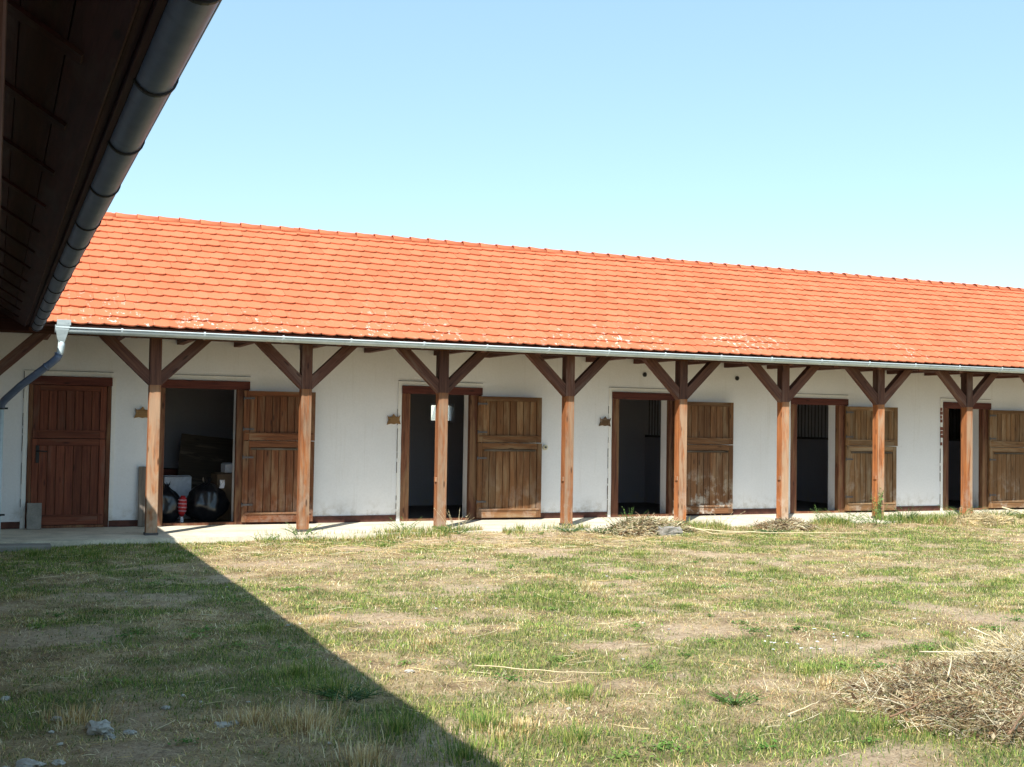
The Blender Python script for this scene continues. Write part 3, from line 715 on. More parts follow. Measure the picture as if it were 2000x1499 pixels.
# block against the closed door
bm = mb(); box(bm, -.095, .095, -.05, .05, 0, .37); bmesh.ops.subdivide_edges(bm, edges=list(bm.edges), cuts=3, use_grid_fill=True)
for v_ in bm.verts: v_.co += Vector((noise.noise(v_.co*9), noise.noise(v_.co*9+Vector((4, 4, 4))), noise.noise(v_.co*9+Vector((8, 1, 3)))))*.008
obj('concrete_block', bm, CONC_D, None, (.555, WY-.13, -.003), (-.06, 0, .03), label='grey concrete block stood on end against the closed brown door', category='block')
bm = mb(); box(bm, -.075, .075, -.015, .015, 0, .88); obj('timber_board', bm, GREYB, None, (2.04, WY-.09, 0), (-.06, 0, 0), .004, label='weathered grey brown board leaning on the wall behind the shadow-cut post', category='board')
bm = mb(); box(bm, -.1, .26, -.02, .02, 0, .92)
# kerb slab pieces at the far left
bm = mb(); box(bm, -.9, .0, -.14, .14, -.06, .045); wobble(bm, .008); obj('kerb_stone', bm, CONC_D, None, (.70, 15.88, -.06), (.02, .01, .02), .01, label='loose grey concrete kerb piece lying in front of the shaded porch edge', category='kerb stone')

# storeroom things
def bag(x, y, sx, sy, sz, label, seed):
    t = thing('rubbish_bag', label, 'rubbish bag', (x, y, 0), 'black rubbish bags in the storeroom doorway')
    bm = mb(); bmesh.ops.create_icosphere(bm, subdivisions=4, radius=1)
    for v_ in bm.verts:
        c_ = v_.co.copy(); n1 = noise.noise(c_*1.6+Vector((seed, 0, 0)))*.22; rid = abs(noise.noise(Vector((math.atan2(c_.y, c_.x)*3.2, c_.z*1.1, seed))))*.22
        f = 1+n1-rid+noise.noise(c_*6+Vector((0, seed, 0)))*.07
        z = (c_.z*f+.85)*.55
        sq = 1 if z < .75 else max(.25, 1-(z-.75)*2.0)
        v_.co = Vector((c_.x*f*sx*sq, c_.y*f*sy*sq, max(0, z*sz)))
    for f in bm.faces: f.smooth = True
    o = bpy.data.objects.new('sack', mesh('sack', bm, BAG)); C.objects.link(o); o.parent = t
    bm = mb(); zt = sz*.95
    for k in range(9):
        a = k*2*PI/9; q = .055+.03*((k*7) % 3)/2
        vs = [bm.verts.new(p) for p in ((math.cos(a)*.02, math.sin(a)*.02, zt-.03), (math.cos(a+.5)*.02, math.sin(a+.5)*.02, zt-.03), (math.cos(a+.35)*q, math.sin(a+.35)*q, zt+.07+.02*(k % 3)), (math.cos(a+.1)*q, math.sin(a+.1)*q, zt+.05))]
        bm.faces.new(vs)
    o = bpy.data.objects.new('knot', mesh('knot', bm, BAG)); C.objects.link(o); o.parent = t
bag(3.06, WY+.62, .34, .30, .62, 'large black rubbish bag standing in the middle of the open storeroom doorway', 2.3)
bag(2.42, WY+.55, .25, .25, .56, 'black rubbish bag at the left jamb of the storeroom doorway, beside the red striped bag', 7.1)
t = thing('striped_bag', 'small red bag with pale stripes standing between two black rubbish bags', 'bag', (2.655, WY+.36, 0))
bm = mb(); 
for z, q in ((.08, .02), (.16, .055), (.30, .07), (.42, .045)): pass
tube(bm, [(0, 0, .10), (0, 0, .15), (.005, 0, .25), (.01, 0, .36), (.015, 0, .42)], [.02, .05, .068, .06, .03], 12); o = bpy.data.objects.new('sack', mesh('sack', bm, flat('red_plastic', (.32, .015, .02), .5))); C.objects.link(o); o.parent = t
for k in range(4):
    bm = mb(); z = .18+k*.055; tube(bm, [(.004, 0, z), (.005, 0, z+.018)], [.063+.008*math.sin(k), .066+.006*math.sin(k)], 12); o = bpy.data.objects.new('stripe', mesh('stripe', bm, PINKPL)); C.objects.link(o); o.parent = t; o.rotation_euler = (0, .25*0, 0)
bm = mb(); tube(bm, [(0, -.01, 0), (0, -.01, .10)], [.03, .02], 8); o = bpy.data.objects.new('tied_end', mesh('tied_end', bm, WHITEPL)); C.objects.link(o); o.parent = t
def carton(x, y, z, sx, sy, sz, mat, label, rot=0, name='carton'):
    t = thing(name, label, 'box', (x, y, z)); t.rotation_euler = (0, 0, rot)
    bm = mb(); box(bm, -sx/2, sx/2, -sy/2, sy/2, 0, sz); o = bpy.data.objects.new('box_body', mesh('box_body', bm, mat, .003)); C.objects.link(o); o.parent = t
    for sg in (-1, 1):
        bm = mb(); bar(bm, (0, sg*sy/2, sz+.002), (0, sg*sy*.1, sz+.02), sx, .004); o = bpy.data.objects.new('flap', mesh('flap', bm, mat)); C.objects.link(o); o.parent = t
carton(3.55, WY+1.05, 0, .62, .45, .72, CARD, 'tall brown cardboard box behind the large rubbish bag in the storeroom', .05)
carton(3.52, WY+1.0, .745, .30, .25, .13, WHITEPL, 'small white carton on top of the brown cardboard box in the storeroom', .1)
carton(2.70, WY+1.35, 0, .42, .35, .66, WHITEPL, 'pale grey white box on the floor behind the striped bag in the storeroom', 0)
bm = mb(); box(bm, -.62, .62, -.012, .012, 0, 1.02); obj('chipboard_sheet', bm, CHIP, None, (3.45, WY+2.35, .28), (-.18, .10, 0), .003, label='large brown chipboard panel leaning at the back of the storeroom', category='panel')
bm = mb(); box(bm, -1.35, 1.35, -.2, .2, .60, .72); box(bm, -1.3, -1.2, -.15, .15, 0, .6); box(bm, 1.2, 1.3, -.15, .15, 0, .6); obj('workbench', bm, W_HEAD, None, (3.3, WY+2.95, 0), None, .004, label='low dark red bench along the back wall of the storeroom', category='bench')
t = thing('paper_scrap', 'crumpled white paper scrap hanging out over the large rubbish bag', 'paper', (3.24, WY+.50, .52))
bm = mb(); P = [[bm.verts.new((a*.07+random.uniform(-.008, .008), random.uniform(-.02, .02), b*.13)) for b in (0, .5, 1)] for a in (0, .5, 1)]
for i in (0, 1):
    for j in (0, 1): bm.faces.new((P[i][j], P[i+1][j], P[i+1][j+1], P[i][j+1]))
o = bpy.data.objects.new('sheet', mesh('sheet', bm, WHITEPL)); C.objects.link(o); o.parent = t

# ------------------------------------------------------------------ blades of grass and straw
GREENS = np.array([(.12, .21, .04), (.19, .27, .05), (.30, .34, .08), (.075, .145, .035), (.42, .40, .14)])
STRAWS = np.array([(.64, .49, .23), (.74, .62, .35), (.48, .33, .15), (.56, .43, .21), (.36, .22, .10), (.82, .74, .50)])
def blades(P, L, Wd, lean, az, tint):
    """P base points (n,3); bent strip of 3 triangles each"""
    n = len(P); dx, dy = np.cos(az), np.sin(az); s = np.stack([-dy, dx, np.zeros(n)], -1)*Wd[:, None]/2
    e1 = lean*.75; e2 = np.minimum(lean*1.25, 1.56)
    mid = P+np.stack([dx*np.sin(e1), dy*np.sin(e1), np.cos(e1)], -1)*(L*.55)[:, None]
    tip = mid+np.stack([dx*np.sin(e2), dy*np.sin(e2), np.cos(e2)], -1)*(L*.45)[:, None]
    V = np.stack([P-s, P+s, mid+s*.8, mid-s*.8, tip], 1).reshape(-1, 3)
    b = np.arange(n)[:, None]*5; Fc = np.concatenate([b+np.array([[0, 1, 2]]), b+np.array([[0, 2, 3]]), b+np.array([[3, 2, 4]])], 0)
    return V, Fc, np.repeat(tint, 5, 0)
def scatter(n, x0, x1, y0, y1):
    return rng.uniform(x0, x1, n), rng.uniform(y0, y1, n)
def yard_points(n, y0, y1):
    y = rng.uniform(y0, y1, int(n*1.0)); x = rng.uniform(-.6, 1, len(y)); x = np.where(x < 0, x*1.6, x*(1.16*y+.6))
    keep = rng.random(len(y)) < (1.16*y+1)/(1.16*y1+1)
    return x[keep], y[keep]
HC = (5.55, 5.75)
def clear_of_slab(x, y): return y < YE+.03
Vs, Fs, Ts = [], [], []; nb = 0
def add_bl(*a):
    global nb
    V, Fc, T = blades(*a); Vs.append(V); Fs.append(Fc+nb); Ts.append(T); nb += len(V)
for y0, y1, n in ((3.6, 7, 190000), (7, 11, 270000), (11, 16.18, 290000)):
    x, y = yard_points(n, y0, y1); g = green_mask(x, y); dens = .35+.65*fbm(x, y, 2.3, 3); k = rng.random(len(x)) < (.50+.40*g+.25*dens)*(1-.8*bare_mask(x, y))
    x, y, g = x[k], y[k], g[k]; isg = rng.random(len(x)) < (.30+.55*g)
    m = len(x); Pb = np.stack([x, y, ground_z(x, y)-.004], -1)
    Lg = np.where(isg, rng.uniform(.018, .05, m)*(.7+.6*g), rng.uniform(.025, .07, m)); far = np.clip((y-7)/9, 0, 1)
    Wd = np.where(isg, .0042, .0034)*(1+.9*far)
    lean = np.where(isg, rng.uniform(.35, 1.4, m), np.clip(rng.normal(1.3, .25, m), .5, 1.52)); az = rng.uniform(0, 2*PI, m)
    T = np.where(isg[:, None], GREENS[rng.integers(0, 5, m)], STRAWS[rng.integers(0, 6, m)])*(rng.uniform(.75, 1.25, (m, 1))*(.55+.95*fbm(x+70, y*1.2, 3.4, 3))[:, None])
    add_bl(Pb, Lg, Wd, lean, az, T)
# tufts: taller clumps
cl = [(1.61, 6.30, .20, 'p', .16), (1.35, 6.5, .15, 'p', .12), (1.95, 7.1, .25, 'g', .10), (2.05, 6.1, .22, 'g', .11), (1.85, 7.6, .3, 'g', .10), (2.5, 6.0, .25, 'g', .10), (2.2, 5.5, .3, 'g', .10), (1.7, 5.6, .2, 'p', .11), (2.9, 5.6, .2, 'g', .09), (1.1, 14.9, .5, 'g', .10), (.5, 15.2, .4, 'g', .10), (2.0, 15.2, .35, 'g', .09), (3.3, 6.4, .2, 'g', .09), (.45, 6.9, .15, 'p', .10), (4.85, 10.2, .6, 'g', .07), (4.6, 5.2, .3, 'g', .09), (5.0, 5.0, .3, 'g', .1)]
for i in range(40): cl.append((rng.uniform(0, 15), rng.uniform(5.5, 15.5), rng.uniform(.08, .3), 'g' if rng.random() < .55 else 'p', rng.uniform(.045, .075)))
for cx, cy_, rr, kd, hh in cl:
    n = int(1300*rr+120); a = rng.uniform(0, 2*PI, n); q = np.abs(rng.normal(0, rr*.75, n)); x = cx+q*np.cos(a); y = cy_+q*np.sin(a); k = y < 16.1; x, y, a, q = x[k], y[k], a[k], q[k]; n = len(x)
    Pb = np.stack([x, y, ground_z(x, y)-.004], -1); base = GREENS if kd == 'g' else STRAWS
    T = base[rng.integers(0, len(base), n)]*rng.uniform(.8, 1.25, (n, 1))
    add_bl(Pb, rng.uniform(.4, 1, n)*hh, np.full(n, .0045), rng.uniform(.05, .8, n), a+rng.normal(0, .6, n), T)
# verge along the porch edge: weeds, dry stalks spilling on to the slab
def verge(n, x0, x1, hh, pg, yw=.14, yc=16.0):
    x = rng.uniform(x0, x1, n); y = yc+rng.normal(0, yw, n); k = vn(x, y, 1.7) > .38; x, y = x[k], y[k]; n = len(x)
    z = np.maximum(ground_z(x, y), np.where(y > YE+.02, -.004, -9)); g = rng.random(n) < pg*(.4+1.1*vn(x+50, y, .9))
    T = np.where(g[:, None], GREENS[rng.integers(0, 5, n)], STRAWS[rng.integers(0, 6, n)])*rng.uniform(.8, 1.2, (n, 1))
    add_bl(np.stack([x, y, z], -1), rng.uniform(.35, 1, n)*hh, np.full(n, .0065), np.where(g, rng.uniform(.1, .9, n), rng.uniform(.7, 1.5, n)), rng.uniform(0, 2*PI, n), T)
verge(9000, 3.3, 21, .11, .75); verge(12000, 5.0, 21, .15, .55, .17, 16.02); verge(1200, -1, 3.2, .07, .8, .08, 15.95); verge(15000, 12.8, 21, .19, .8, .2, 16.12); verge(2500, 5.2, 7.4, .13, .8, .13, 16.15); verge(3000, 8, 12, .12, .5, .15, 16.1)
arrays('grass', np.concatenate(Vs), np.concatenate(Fs), BLADE, np.concatenate(Ts), kind='stuff', label='short patchy grass, half green and half dried to straw')

def straws(name, pts, lens, rad, tint, par=None, flatness=.35, **tags):
    """thin bent 3-sided stalks"""
    n = len(pts); az = rng.uniform(0, 2*PI, n); el = rng.normal(0, flatness, n)
    d = np.stack([np.cos(az)*np.cos(el), np.sin(az)*np.cos(el), np.sin(el)], -1); bend = rng.normal(0, .45 if flatness > .2 else .2, (n, 3)); bend[:, 2] *= .6
    side = np.cross(d, [0, 0, 1.]); side /= np.linalg.norm(side, axis=1)[:, None]; upv = np.cross(side, d)
    V = []; 
    for t in (-.5, -.15, .2, .5):
        c = pts+d*(lens*t)[:, None]+bend*(lens*(t*t-.1))[:, None]
        for k in range(3):
            a = 2*PI*k/3; V.append(c+side*(rad*math.cos(a))[:, None]+upv*(rad*math.sin(a))[:, None])
    V = np.stack(V, 1).reshape(-1, 3); b = np.arange(n)[:, None]*12; q = []
    for r_ in range(3):
        for k in range(3):
            i0, i1 = r_*3+k, r_*3+(k+1) % 3; q += [[i0, i1, i1+3], [i0, i1+3, i0+3]]
    Fc = (b[:, :, None]+np.array(q)[None]).reshape(-1, 3)
    return arrays(name, V, Fc, STRAW, np.repeat(tint, 12, 0), par, **tags)
def litter(n, x0, x1, y0, y1, lmin, lmax, rad):
    x, y = scatter(n, x0, x1, y0, y1); k = (x < 1.15*y+.8); x, y = x[k], y[k]; m = len(x)
    T = STRAWS[rng.integers(0, 6, m)]*rng.uniform(.9, 1.35, (m, 1)); return np.stack([x, y, ground_z(x, y)+.015], -1), rng.uniform(lmin, lmax, m), np.full(m, rad), T
P1 = [litter(2600, -.5, 19, 4.5, 16, .05, .16, .0013), litter(380, -.5, 19, 5, 16, .14, .45, .0019), litter(900, 2.5, 12, 14.2, 16, .1, .4, .0022)]
straws('loose_straw', *[np.concatenate([q[i] for q in P1]) for i in range(4)], flatness=.10, kind='stuff', label='loose dry stalks and straw strewn over the grass')

# ------------------------------------------------------------------ heaps
def heap(name, cx, cy_, rx, ry, hh, n, label, lmin, lmax, rad, pal, seed, moundcol=(.13, .085, .045)):
    t = thing(name, label, 'straw heap', (cx, cy_, GZ))
    bm = mb(); N = 26; grid = []
    for i in range(N+1):
        row = []
        for j in range(N+1):
            u, v_ = -1.15+2.3*i/N, -1.15+2.3*j/N; q = math.hypot(u, v_)
            z = hh*.72*max(0, 1-q*q)**1.2*(.55+.9*(.5+.5*noise.noise(Vector((u*3, v_*3, seed)))))+.05*noise.noise(Vector((u*9, v_*9, seed)))-.015
            row.append(bm.verts.new((cx+u*rx, cy_+v_*ry, max(gz(cx+u*rx, cy_+v_*ry)-.03, GZ-.02)+z)))
        grid.append(row)
    for i in range(N):
        for j in range(N): f = bm.faces.new((grid[i][j], grid[i+1][j], grid[i+1][j+1], grid[i][j+1])); f.smooth = True
    obj('mound', bm, flat('heap_soil', moundcol, .95, var=.5, scale=25), t)
    a = rng.uniform(0, 2*PI, n); q = np.sqrt(rng.random(n))*rng.uniform(.6, 1.12, n); u = q*np.cos(a); v_ = q*np.sin(a)
    nz = np.array([noise.noise(Vector((uu*3, vv*3, seed))) for uu, vv in zip(u, v_)])
    z = GZ+hh*.72*np.clip(1-q*q, 0, 1)**1.2*(.55+.9*(.5+.5*nz))+rng.uniform(0, .05, n)
    cl_ = vn(u*rx+40, v_*ry+seed, 4.5); T = np.array(pal)[rng.integers(0, len(pal), n)]*(rng.uniform(.55, 1.25, (n, 1))*(.6+.8*cl_)[:, None])
    o = straws('stalks', np.stack([cx+u*rx, cy_+v_*ry, z], -1), rng.uniform(lmin, lmax, n), rng.uniform(.5, 1.7, n)*rad, T, None, .38, kind='stuff')
    o.parent = t; o.location = -t.location
    m = n//6; k = rng.choice(n, m, replace=False); P = np.stack([cx+u*rx, cy_+v_*ry, z+.012], -1)[k]; e1 = rng.normal(0, 1, (m, 3)); e1 /= np.linalg.norm(e1, axis=1)[:, None]
    e2 = np.cross(e1, rng.normal(0, 1, (m, 3))); e2 /= np.linalg.norm(e2, axis=1)[:, None]; L = rng.uniform(.006, .022, m)[:, None]
    V = np.stack([P-e1*L, P+e2*L*.6, P+e1*L+e2*L*.3, P-e2*L*.5], 1).reshape(-1, 3); b = np.arange(m)[:, None]*4
    o = arrays('dead_leaves', V, np.concatenate([b+np.array([[0, 1, 2]]), b+np.array([[0, 2, 3]])]), STRAW, np.repeat(np.array([(.10, .06, .035), (.25, .16, .08), (.55, .47, .32), (.16, .10, .06), (.50, .42, .29)])[rng.integers(0, 5, m)], 4, 0), None, kind='stuff')
    o.parent = t; o.location = -t.location
    return t
BR = [(.54, .41, .23), (.34, .21, .11), (.12, .07, .04), (.76, .64, .40), (.42, .29, .15), (.82, .74, .54), (.26, .28, .11)]
heap('hay_heap', 5.66, 5.30, .97, .95, .23, 20000, 'big brown and yellow heap of raked hay and roots at the lower right', .04, .22, .0013, BR, 3.1)
heap('golden_straw_heap', 6.42, 5.72, .60, .5, .24, 8500, 'golden straw piled at the right edge behind the brown hay heap', .10, .5, .0016, [(.66, .54, .30), (.74, .63, .40), (.52, .40, .20), (.80, .74, .58)], 5.7, (.3, .22, .12))
heap('hay_heap', 9.3, 15.78, .80, .28, .20, 3800, 'pile of pulled dry weeds on the porch edge before the doorway with pointed plaque', .08, .36, .0034, BR+[(.7, .6, .4), (.75, .68, .45), (.16, .22, .07)], 8.4)
heap('hay_heap', 11.95, 15.85, .6, .28, .13, 1500, 'low scatter of dry weeds on the porch edge against the post right of it', .08, .3, .0032, BR+[(.7, .6, .4)], 1.4)
heap('hay_heap', 16.3, 15.9, .9, .28, .14, 1800, 'low strewn straw heap at the foot of the tall green weed', .08, .35, .0034, [(.66, .54, .30), (.74, .63, .40), (.52, .40, .20)], 2.4)

def twig(pts, r, col_mat, label, name='twig'):
    bm = mb(); P = [Vector(p) for p in pts]
    sm = [P[0]]
    for a, b in zip(P, P[1:]):
        for k in range(1, 5): sm.append(a.lerp(b, k/4)+Vector((random.uniform(-1, 1), random.uniform(-1, 1), random.uniform(-.5, .5)))*.006)
    tube(bm, sm, [r*(1-.6*i/len(sm)) for i in range(len(sm))], 6); obj(name, bm, col_mat, None, label=label, category='stalk')
DRY = flat('dry_stalk', (.62, .52, .33), .8, var=.2); PALE = flat('bleached_stalk', (.62, .54, .38), .8, var=.1); DBR = flat('brown_stick', (.20, .12, .07), .85, var=.3)
def g3(x, y, h=.02): return (x, y, gz(x, y)+h)
twig([g3(3.05, 7.47, .03), g3(3.2, 7.30, .035), g3(3.42, 7.08, .03), g3(3.62, 6.98, .02), g3(3.80, 6.90, .02)], .0042, DRY, 'long curved pale stalk lying alone on the sunny grass in mid yard')
twig([(5.72, 6.12, .11), (5.85, 5.95, .13), (6.02, 5.82, .15), (6.15, 5.72, .15)], .005, PALE, 'long bleached stalk lying across the top of the heap')
twig([(6.2, 6.15, .24), (6.25, 6.0, .20), (6.3, 5.86, .14)], .006, PALE, 'straight white stick poking up from the golden straw at the right edge')
twig([(5.22, 5.35, .14), (5.4, 5.5, .22)], .006, DRY, 'short straight yellow stick in the middle of the brown heap')
twig([(4.85, 4.55, .03), (5.15, 4.72, .08), (5.5, 4.85, .12), (5.8, 5.0, .16)], .007, DBR, 'thick brown stick along the near side of the brown heap')
twig([(4.6, 5.15, .0), (4.78, 5.15, .04), (4.95, 5.2, .08)], .007, DBR, 'short reddish root at the near left foot of the brown heap')
twig([g3(4.25, 5.60, .02), g3(4.42, 5.62, .05), g3(4.58, 5.72, .05)], .005, DRY, 'short pale stick left of the brown heap beside a green tuft')
twig([(9.9, 15.72, .02), (10.4, 15.4, -.02), (11.2, 15.0, -.03), (12.6, 14.75, -.04)], .009, DRY, 'long yellow stalk trailing from the porch edge pile into the yard')
twig([(9.9, 15.6, .05), (10.1, 15.2, -.03), (10.7, 15.1, -.02)], .008, DRY, 'bent yellow stalk below the porch post beside the dry weed pile')
twig([(17.1, 16.2, .20), (17.6, 15.9, .04), (18.3, 15.6, -.02)], .014, DRY, 'thick straw stalk leaning from the rightmost full post towards the yard')

# stones and rubble
def stone(x, y, r, label, mat=STONE, fl=.6):
    bm = mb(); bmesh.ops.create_icosphere(bm, subdivisions=3, radius=r); sd = random.uniform(0, 99)
    for v_ in bm.verts:
        n_ = v_.co.normalized(); v_.co *= 1+noise.noise(n_*1.3+Vector((sd, 0, 0)))*.5+noise.noise(n_*3+Vector((0, sd, 0)))*.3+noise.noise(n_*8+Vector((0, sd, 0)))*.12; v_.co.z *= fl; v_.co.x *= 1.25
    obj('stone', bm, mat, None, (x, y, gz(x, y)+r*fl*.25), (0, 0, random.uniform(0, 6)), label=label, category='stone')
stone(.56, 6.60, .062, 'largest pale rubble stone in the shaded grass at lower left', fl=.75)
stone(.705, 6.53, .030, 'small clean white stone right of the largest pale stone')
stone(.60, 6.48, .030, 'small grey stone touching the front of the largest pale stone')
stone(1.18, 6.50, .036, 'pale stone in shaded grass left of the pale dry tuft')
stone(1.25, 6.52, .026, 'smaller pale stone next to the stone by the dry tuft')
stone(.20, 6.05, .050, 'flat pale stone in the bottom left corner of the yard', fl=.45)
stone(.33, 6.05, .026, 'small white stone right of the flat corner stone')
stone(.09, 6.02, .035, 'white stone cut by the left edge in the bottom corner', fl=.5)
stone(.36, 6.95, .026, 'lone small flat stone above the largest pale stone at left')
stone(.95, 7.0, .022, 'little white pebble in the middle of the shaded grass')
stone(.10, 7.55, .03, 'small pale stone near the left edge of the shaded grass')
stone(2.60, 7.52, .026, 'grey stone in the bare ashy patch by the shadow edge', fl=.5)
stone(5.9, 6.30, .05, 'pale lump of plaster on top of the brown heap', fl=.6)
bm = mb()
for k in range(110):
    x, y = rng.uniform(-.3, 9), rng.uniform(5.3, 13)
    if x < 2.2 and rng.random() < .5: y = rng.uniform(5.4, 7.5)
    if x > 1.1*y: continue
    r_ = rng.uniform(.005, .016); M = Matrix.Translation((x, y, gz(x, y)+r_*.4)) @ Matrix.Rotation(rng.uniform(0, 6), 4, 'Z') @ Matrix.Diagonal((r_*1.3, r_, r_*.6, 1))
    bmesh.ops.create_icosphere(bm, subdivisions=1, radius=1, matrix=M)
wobble(bm, .002); obj('gravel', bm, STONE, None, kind='stuff', label='tiny pale chips of stone and plaster in the grass')
stone(-.02, 16.02, .05, 'dark clod at the left edge by the porch corner', CONC_D)
bm = mb(); box(bm, -.19, .19, -.07, .07, -.07, .07); bmesh.ops.subdivide_edges(bm, edges=list(bm.edges), cuts=3, use_grid_fill=True)
for v_ in bm.verts: v_.co += Vector([noise.noise(v_.co*8*1.6+Vector((q, 0, 0))) for q in (1, 5, 9)])*.035
obj('rubble_block', bm, CONC_D, None, (9.52, 15.48, -.02), (.1, .03, .15), label='broken pale grey block lying in front of the pulled weeds pile', category='block')

# ------------------------------------------------------------------ weeds
LEAFM = {}
def weed(x, y, h, n, label, col_=(.07, .13, .03), spread=.12, dry=False, leafr=.022):
    z0 = gz(x, y) if y < YE+.02 else -.004
    t = thing('weed', label, 'weed', (x, y, z0)); key = (col_, dry)
    if key not in LEAFM: LEAFM[key] = (flat('weed_stem', (.5, .44, .28) if dry else tuple(c_*1.2 for c_ in col_), .8, var=.3), flat('weed_leaf', col_, .6, var=.45, scale=30))
    ms, ml = LEAFM[key]; bs, bl = mb(), mb()
    for k in range(int(n*1.7)):
        a = rng.uniform(0, 2*PI); q = rng.uniform(0, spread*.8); hh = h*rng.uniform(.5, 1); lean = rng.uniform(.05, spread)
        p0 = Vector((q*math.cos(a), q*math.sin(a), 0)); pts = [p0+Vector((lean*math.cos(a)*s_**1.5*1.5, lean*math.sin(a)*s_**1.5*1.5, hh*s_)) for s_ in (0, .35, .7, 1)]
        tube(bs, pts, [.0035, .003, .0022, .001], 4, False)
        nl = int(hh/.013)
        for j in range(nl):
            s_ = rng.uniform(.08, 1); i0 = min(2, int(s_*3)); p = pts[i0].lerp(pts[i0+1], s_*3-i0)
            if dry and rng.random() < .6: continue
            b = rng.uniform(0, 2*PI); L = leafr*rng.uniform(.6, 1.5)*(1.2-.6*s_); d = Vector((math.cos(b), math.sin(b), rng.uniform(-.2, .9))).normalized(); sd = d.cross(Vector((rng.uniform(-1, 1), rng.uniform(-1, 1), 1))).normalized()
            bl.faces.new([bl.verts.new(c_) for c_ in (p, p+d*L*.5+sd*L*.28, p+d*L*1.3, p+d*L*.5-sd*L*.28)])
    o = bpy.data.objects.new('stem', mesh('stem', bs, ms)); C.objects.link(o); o.parent = t; o['kind'] = 'stuff'
    if len(bl.faces):
        o = bpy.data.objects.new('foliage', mesh('foliage', bl, ml)); C.objects.link(o); o.parent = t; o['kind'] = 'stuff'
G1, G2, G3, DR = (.075, .14, .03), (.11, .18, .05), (.05, .10, .03), (.45, .38, .22)
weed(6.38, 16.38, .34, 7, 'dry stalks with a few leaves at the right foot of the second sunlit post', DR, .25, True)
weed(6.25, 16.05, .15, 16, 'low green weed in front of the post beside the door with the small window', G1, .22)
weed(4.00, 16.2, .18, 10, 'green weed at the porch edge under the door leaf of the storeroom', G2, .2)
weed(3.45, 16.1, .12, 8, 'small pale weed at the porch edge in front of the storeroom doorway', G2, .15)
weed(5.62, 16.6, .20, 7, 'thin weed growing at the left jamb foot of the doorway with the small window', G2, .15)
weed(8.05, 15.95, .10, 22, 'dark green tuft at the porch edge just right of the bare post foot', G3, .18)
weed(8.45, 15.85, .10, 20, 'second dark green tuft before the weeds pile', G3, .18)
weed(9.25, 16.25, .33, 7, 'upright green weed sprouting out of the pulled weeds pile', G1, .16)
weed(9.0, 16.0, .26, 6, 'spindly weed leaning left in front of the stall doorway with bars', G1, .2)
weed(10.95, 16.25, .24, 5, 'wispy dry weed before the dusty door leaf', DR, .2, True)
weed(11.35, 15.35, .09, 30, 'dense dark green clump in the grass before the dusty door leaf', G3, .18, leafr=.026)
weed(13.4, 16.1, .28, 16, 'bushy pale green weed on the porch edge before the barred doorway', G2, .3)
weed(13.9, 15.9, .22, 18, 'wide low green weed right of the bushy pale one', G2, .32)
weed(13.2, 16.5, .30, 4, 'thin upright weed beside the white band of the barred doorway', G1, .08)
weed(14.5, 16.55, .56, 6, 'tall leafy green weed against the left side of a post', (.13, .21, .06), .09, leafr=.034)
weed(14.85, 16.2, .28, 14, 'dark green weed at the foot of the post with the tall weed', G3, .2)
weed(16.35, 16.45, .24, 14, 'green weed left of the rightmost full post', G1, .25)
weed(16.95, 16.2, .22, 20, 'dark bushy weed at the foot of the rightmost full post', G3, .28)
weed(17.9, 16.1, .2, 18, 'green weed before the last doorway on the right', G1, .3)
weed(18.7, 16.1, .2, 16, 'green weed at the right edge of the porch', G1, .3)
weed(2.0, 6.9, .06, 26, 'green leafy rosette in the shade left of the shadow edge', G3, .14)
weed(4.15, 5.98, .08, 20, 'bright green tuft at the left side of the brown heap', G1, .10)
# yarrow with white heads near the heap
t = thing('yarrow', 'low yarrow plants with tiny white flower heads behind the brown heap', 'flowers', (5.55, 7.05, GZ))
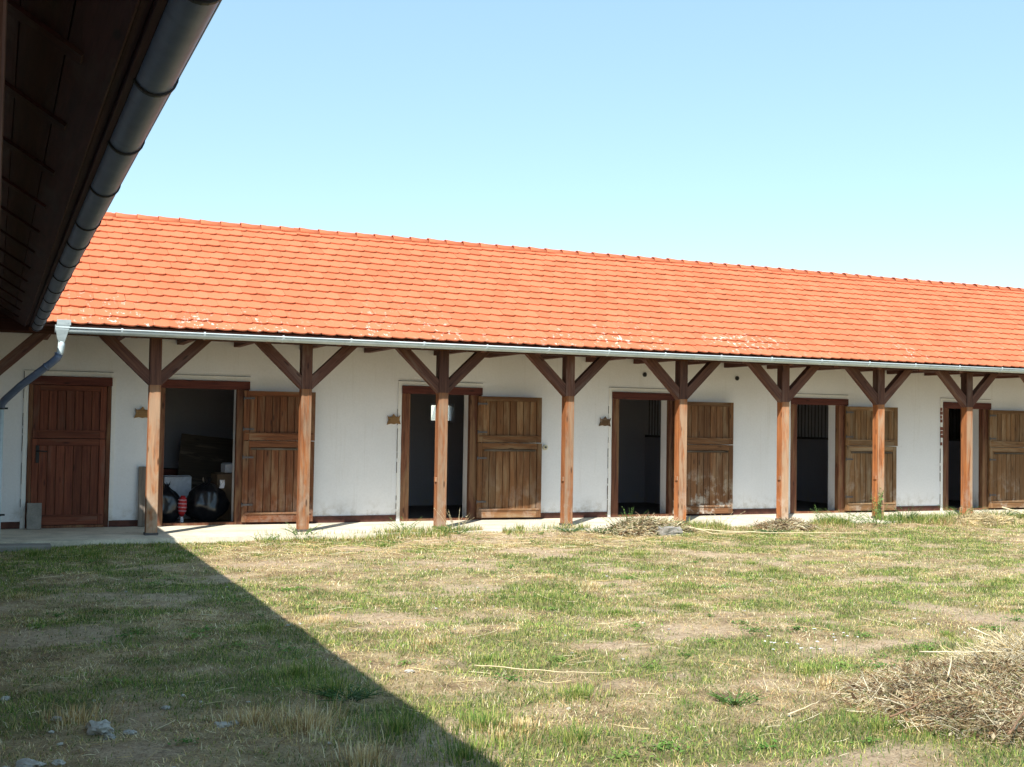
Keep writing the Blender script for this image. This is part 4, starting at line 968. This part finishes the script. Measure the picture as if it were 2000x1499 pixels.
# low broad-leaved ground weeds between the grass
Vw, Tw = [], []
for i in range(150):
    cx = rng.uniform(-.5, 17); cy_ = rng.uniform(4.6, 15.8)
    if cx > 1.12*cy_+.5: continue
    rr = rng.uniform(.04, .22); m = int(700*rr); a = rng.uniform(0, 2*PI, m); q = np.abs(rng.normal(0, rr*.6, m)); x = cx+q*np.cos(a)*1.3; y = np.minimum(cy_+q*np.sin(a), 16.1)
    P = np.stack([x, y, ground_z(x, y)+rng.uniform(.005, .03, m)], -1); b = rng.uniform(0, 2*PI, m); e1 = np.stack([np.cos(b), np.sin(b), rng.uniform(-.2, .5, m)], -1); e2 = np.stack([-np.sin(b), np.cos(b), rng.uniform(-.3, .3, m)], -1); L = rng.uniform(.007, .018, m)[:, None]
    Vw.append(np.stack([P-e1*L, P+e2*L*.55, P+e1*L, P-e2*L*.55], 1).reshape(-1, 3)); base = np.array([(.09, .20, .035), (.14, .26, .05), (.20, .30, .07)])[rng.integers(0, 3)]
    Tw.append(np.repeat(base[None]*rng.uniform(.7, 1.3, (m, 1)), 4, 0))
Vw = np.concatenate(Vw); b = np.arange(len(Vw)//4)[:, None]*4
arrays('ground_cover', Vw, np.concatenate([b+np.array([[0, 1, 2]]), b+np.array([[0, 2, 3]])]), BLADE, np.concatenate(Tw), kind='stuff', label='low broad-leaved weeds in fresh green patches between the dry grass')
bs, bf = mb(), mb()
for k in range(20):
    x, y = rng.normal(0, .26), rng.normal(0, .16); hh = rng.uniform(.06, .16); tube(bs, [(x, y, 0), (x+.01, y, hh)], .0016, 4, False)
    for j in range(5):
        a, q = rng.uniform(0, 6.3), rng.uniform(0, .012); c_ = Vector((x+.01+q*math.cos(a), y+q*math.sin(a), hh)); bf.faces.new([bf.verts.new(c_+Vector((.008*math.cos(b), .008*math.sin(b), rng.uniform(-.002, .002)))) for b in (0, 1.25, 2.5, 3.77, 5.0)])
for nm, b_, m_ in (('stem', bs, LEAFM[(G1, False)][0]), ('flower_head', bf, flat('white_petals', (.8, .8, .78), .7, var=.05))):
    o = bpy.data.objects.new(nm, mesh(nm, b_, m_)); C.objects.link(o); o.parent = t; o['kind'] = 'stuff'
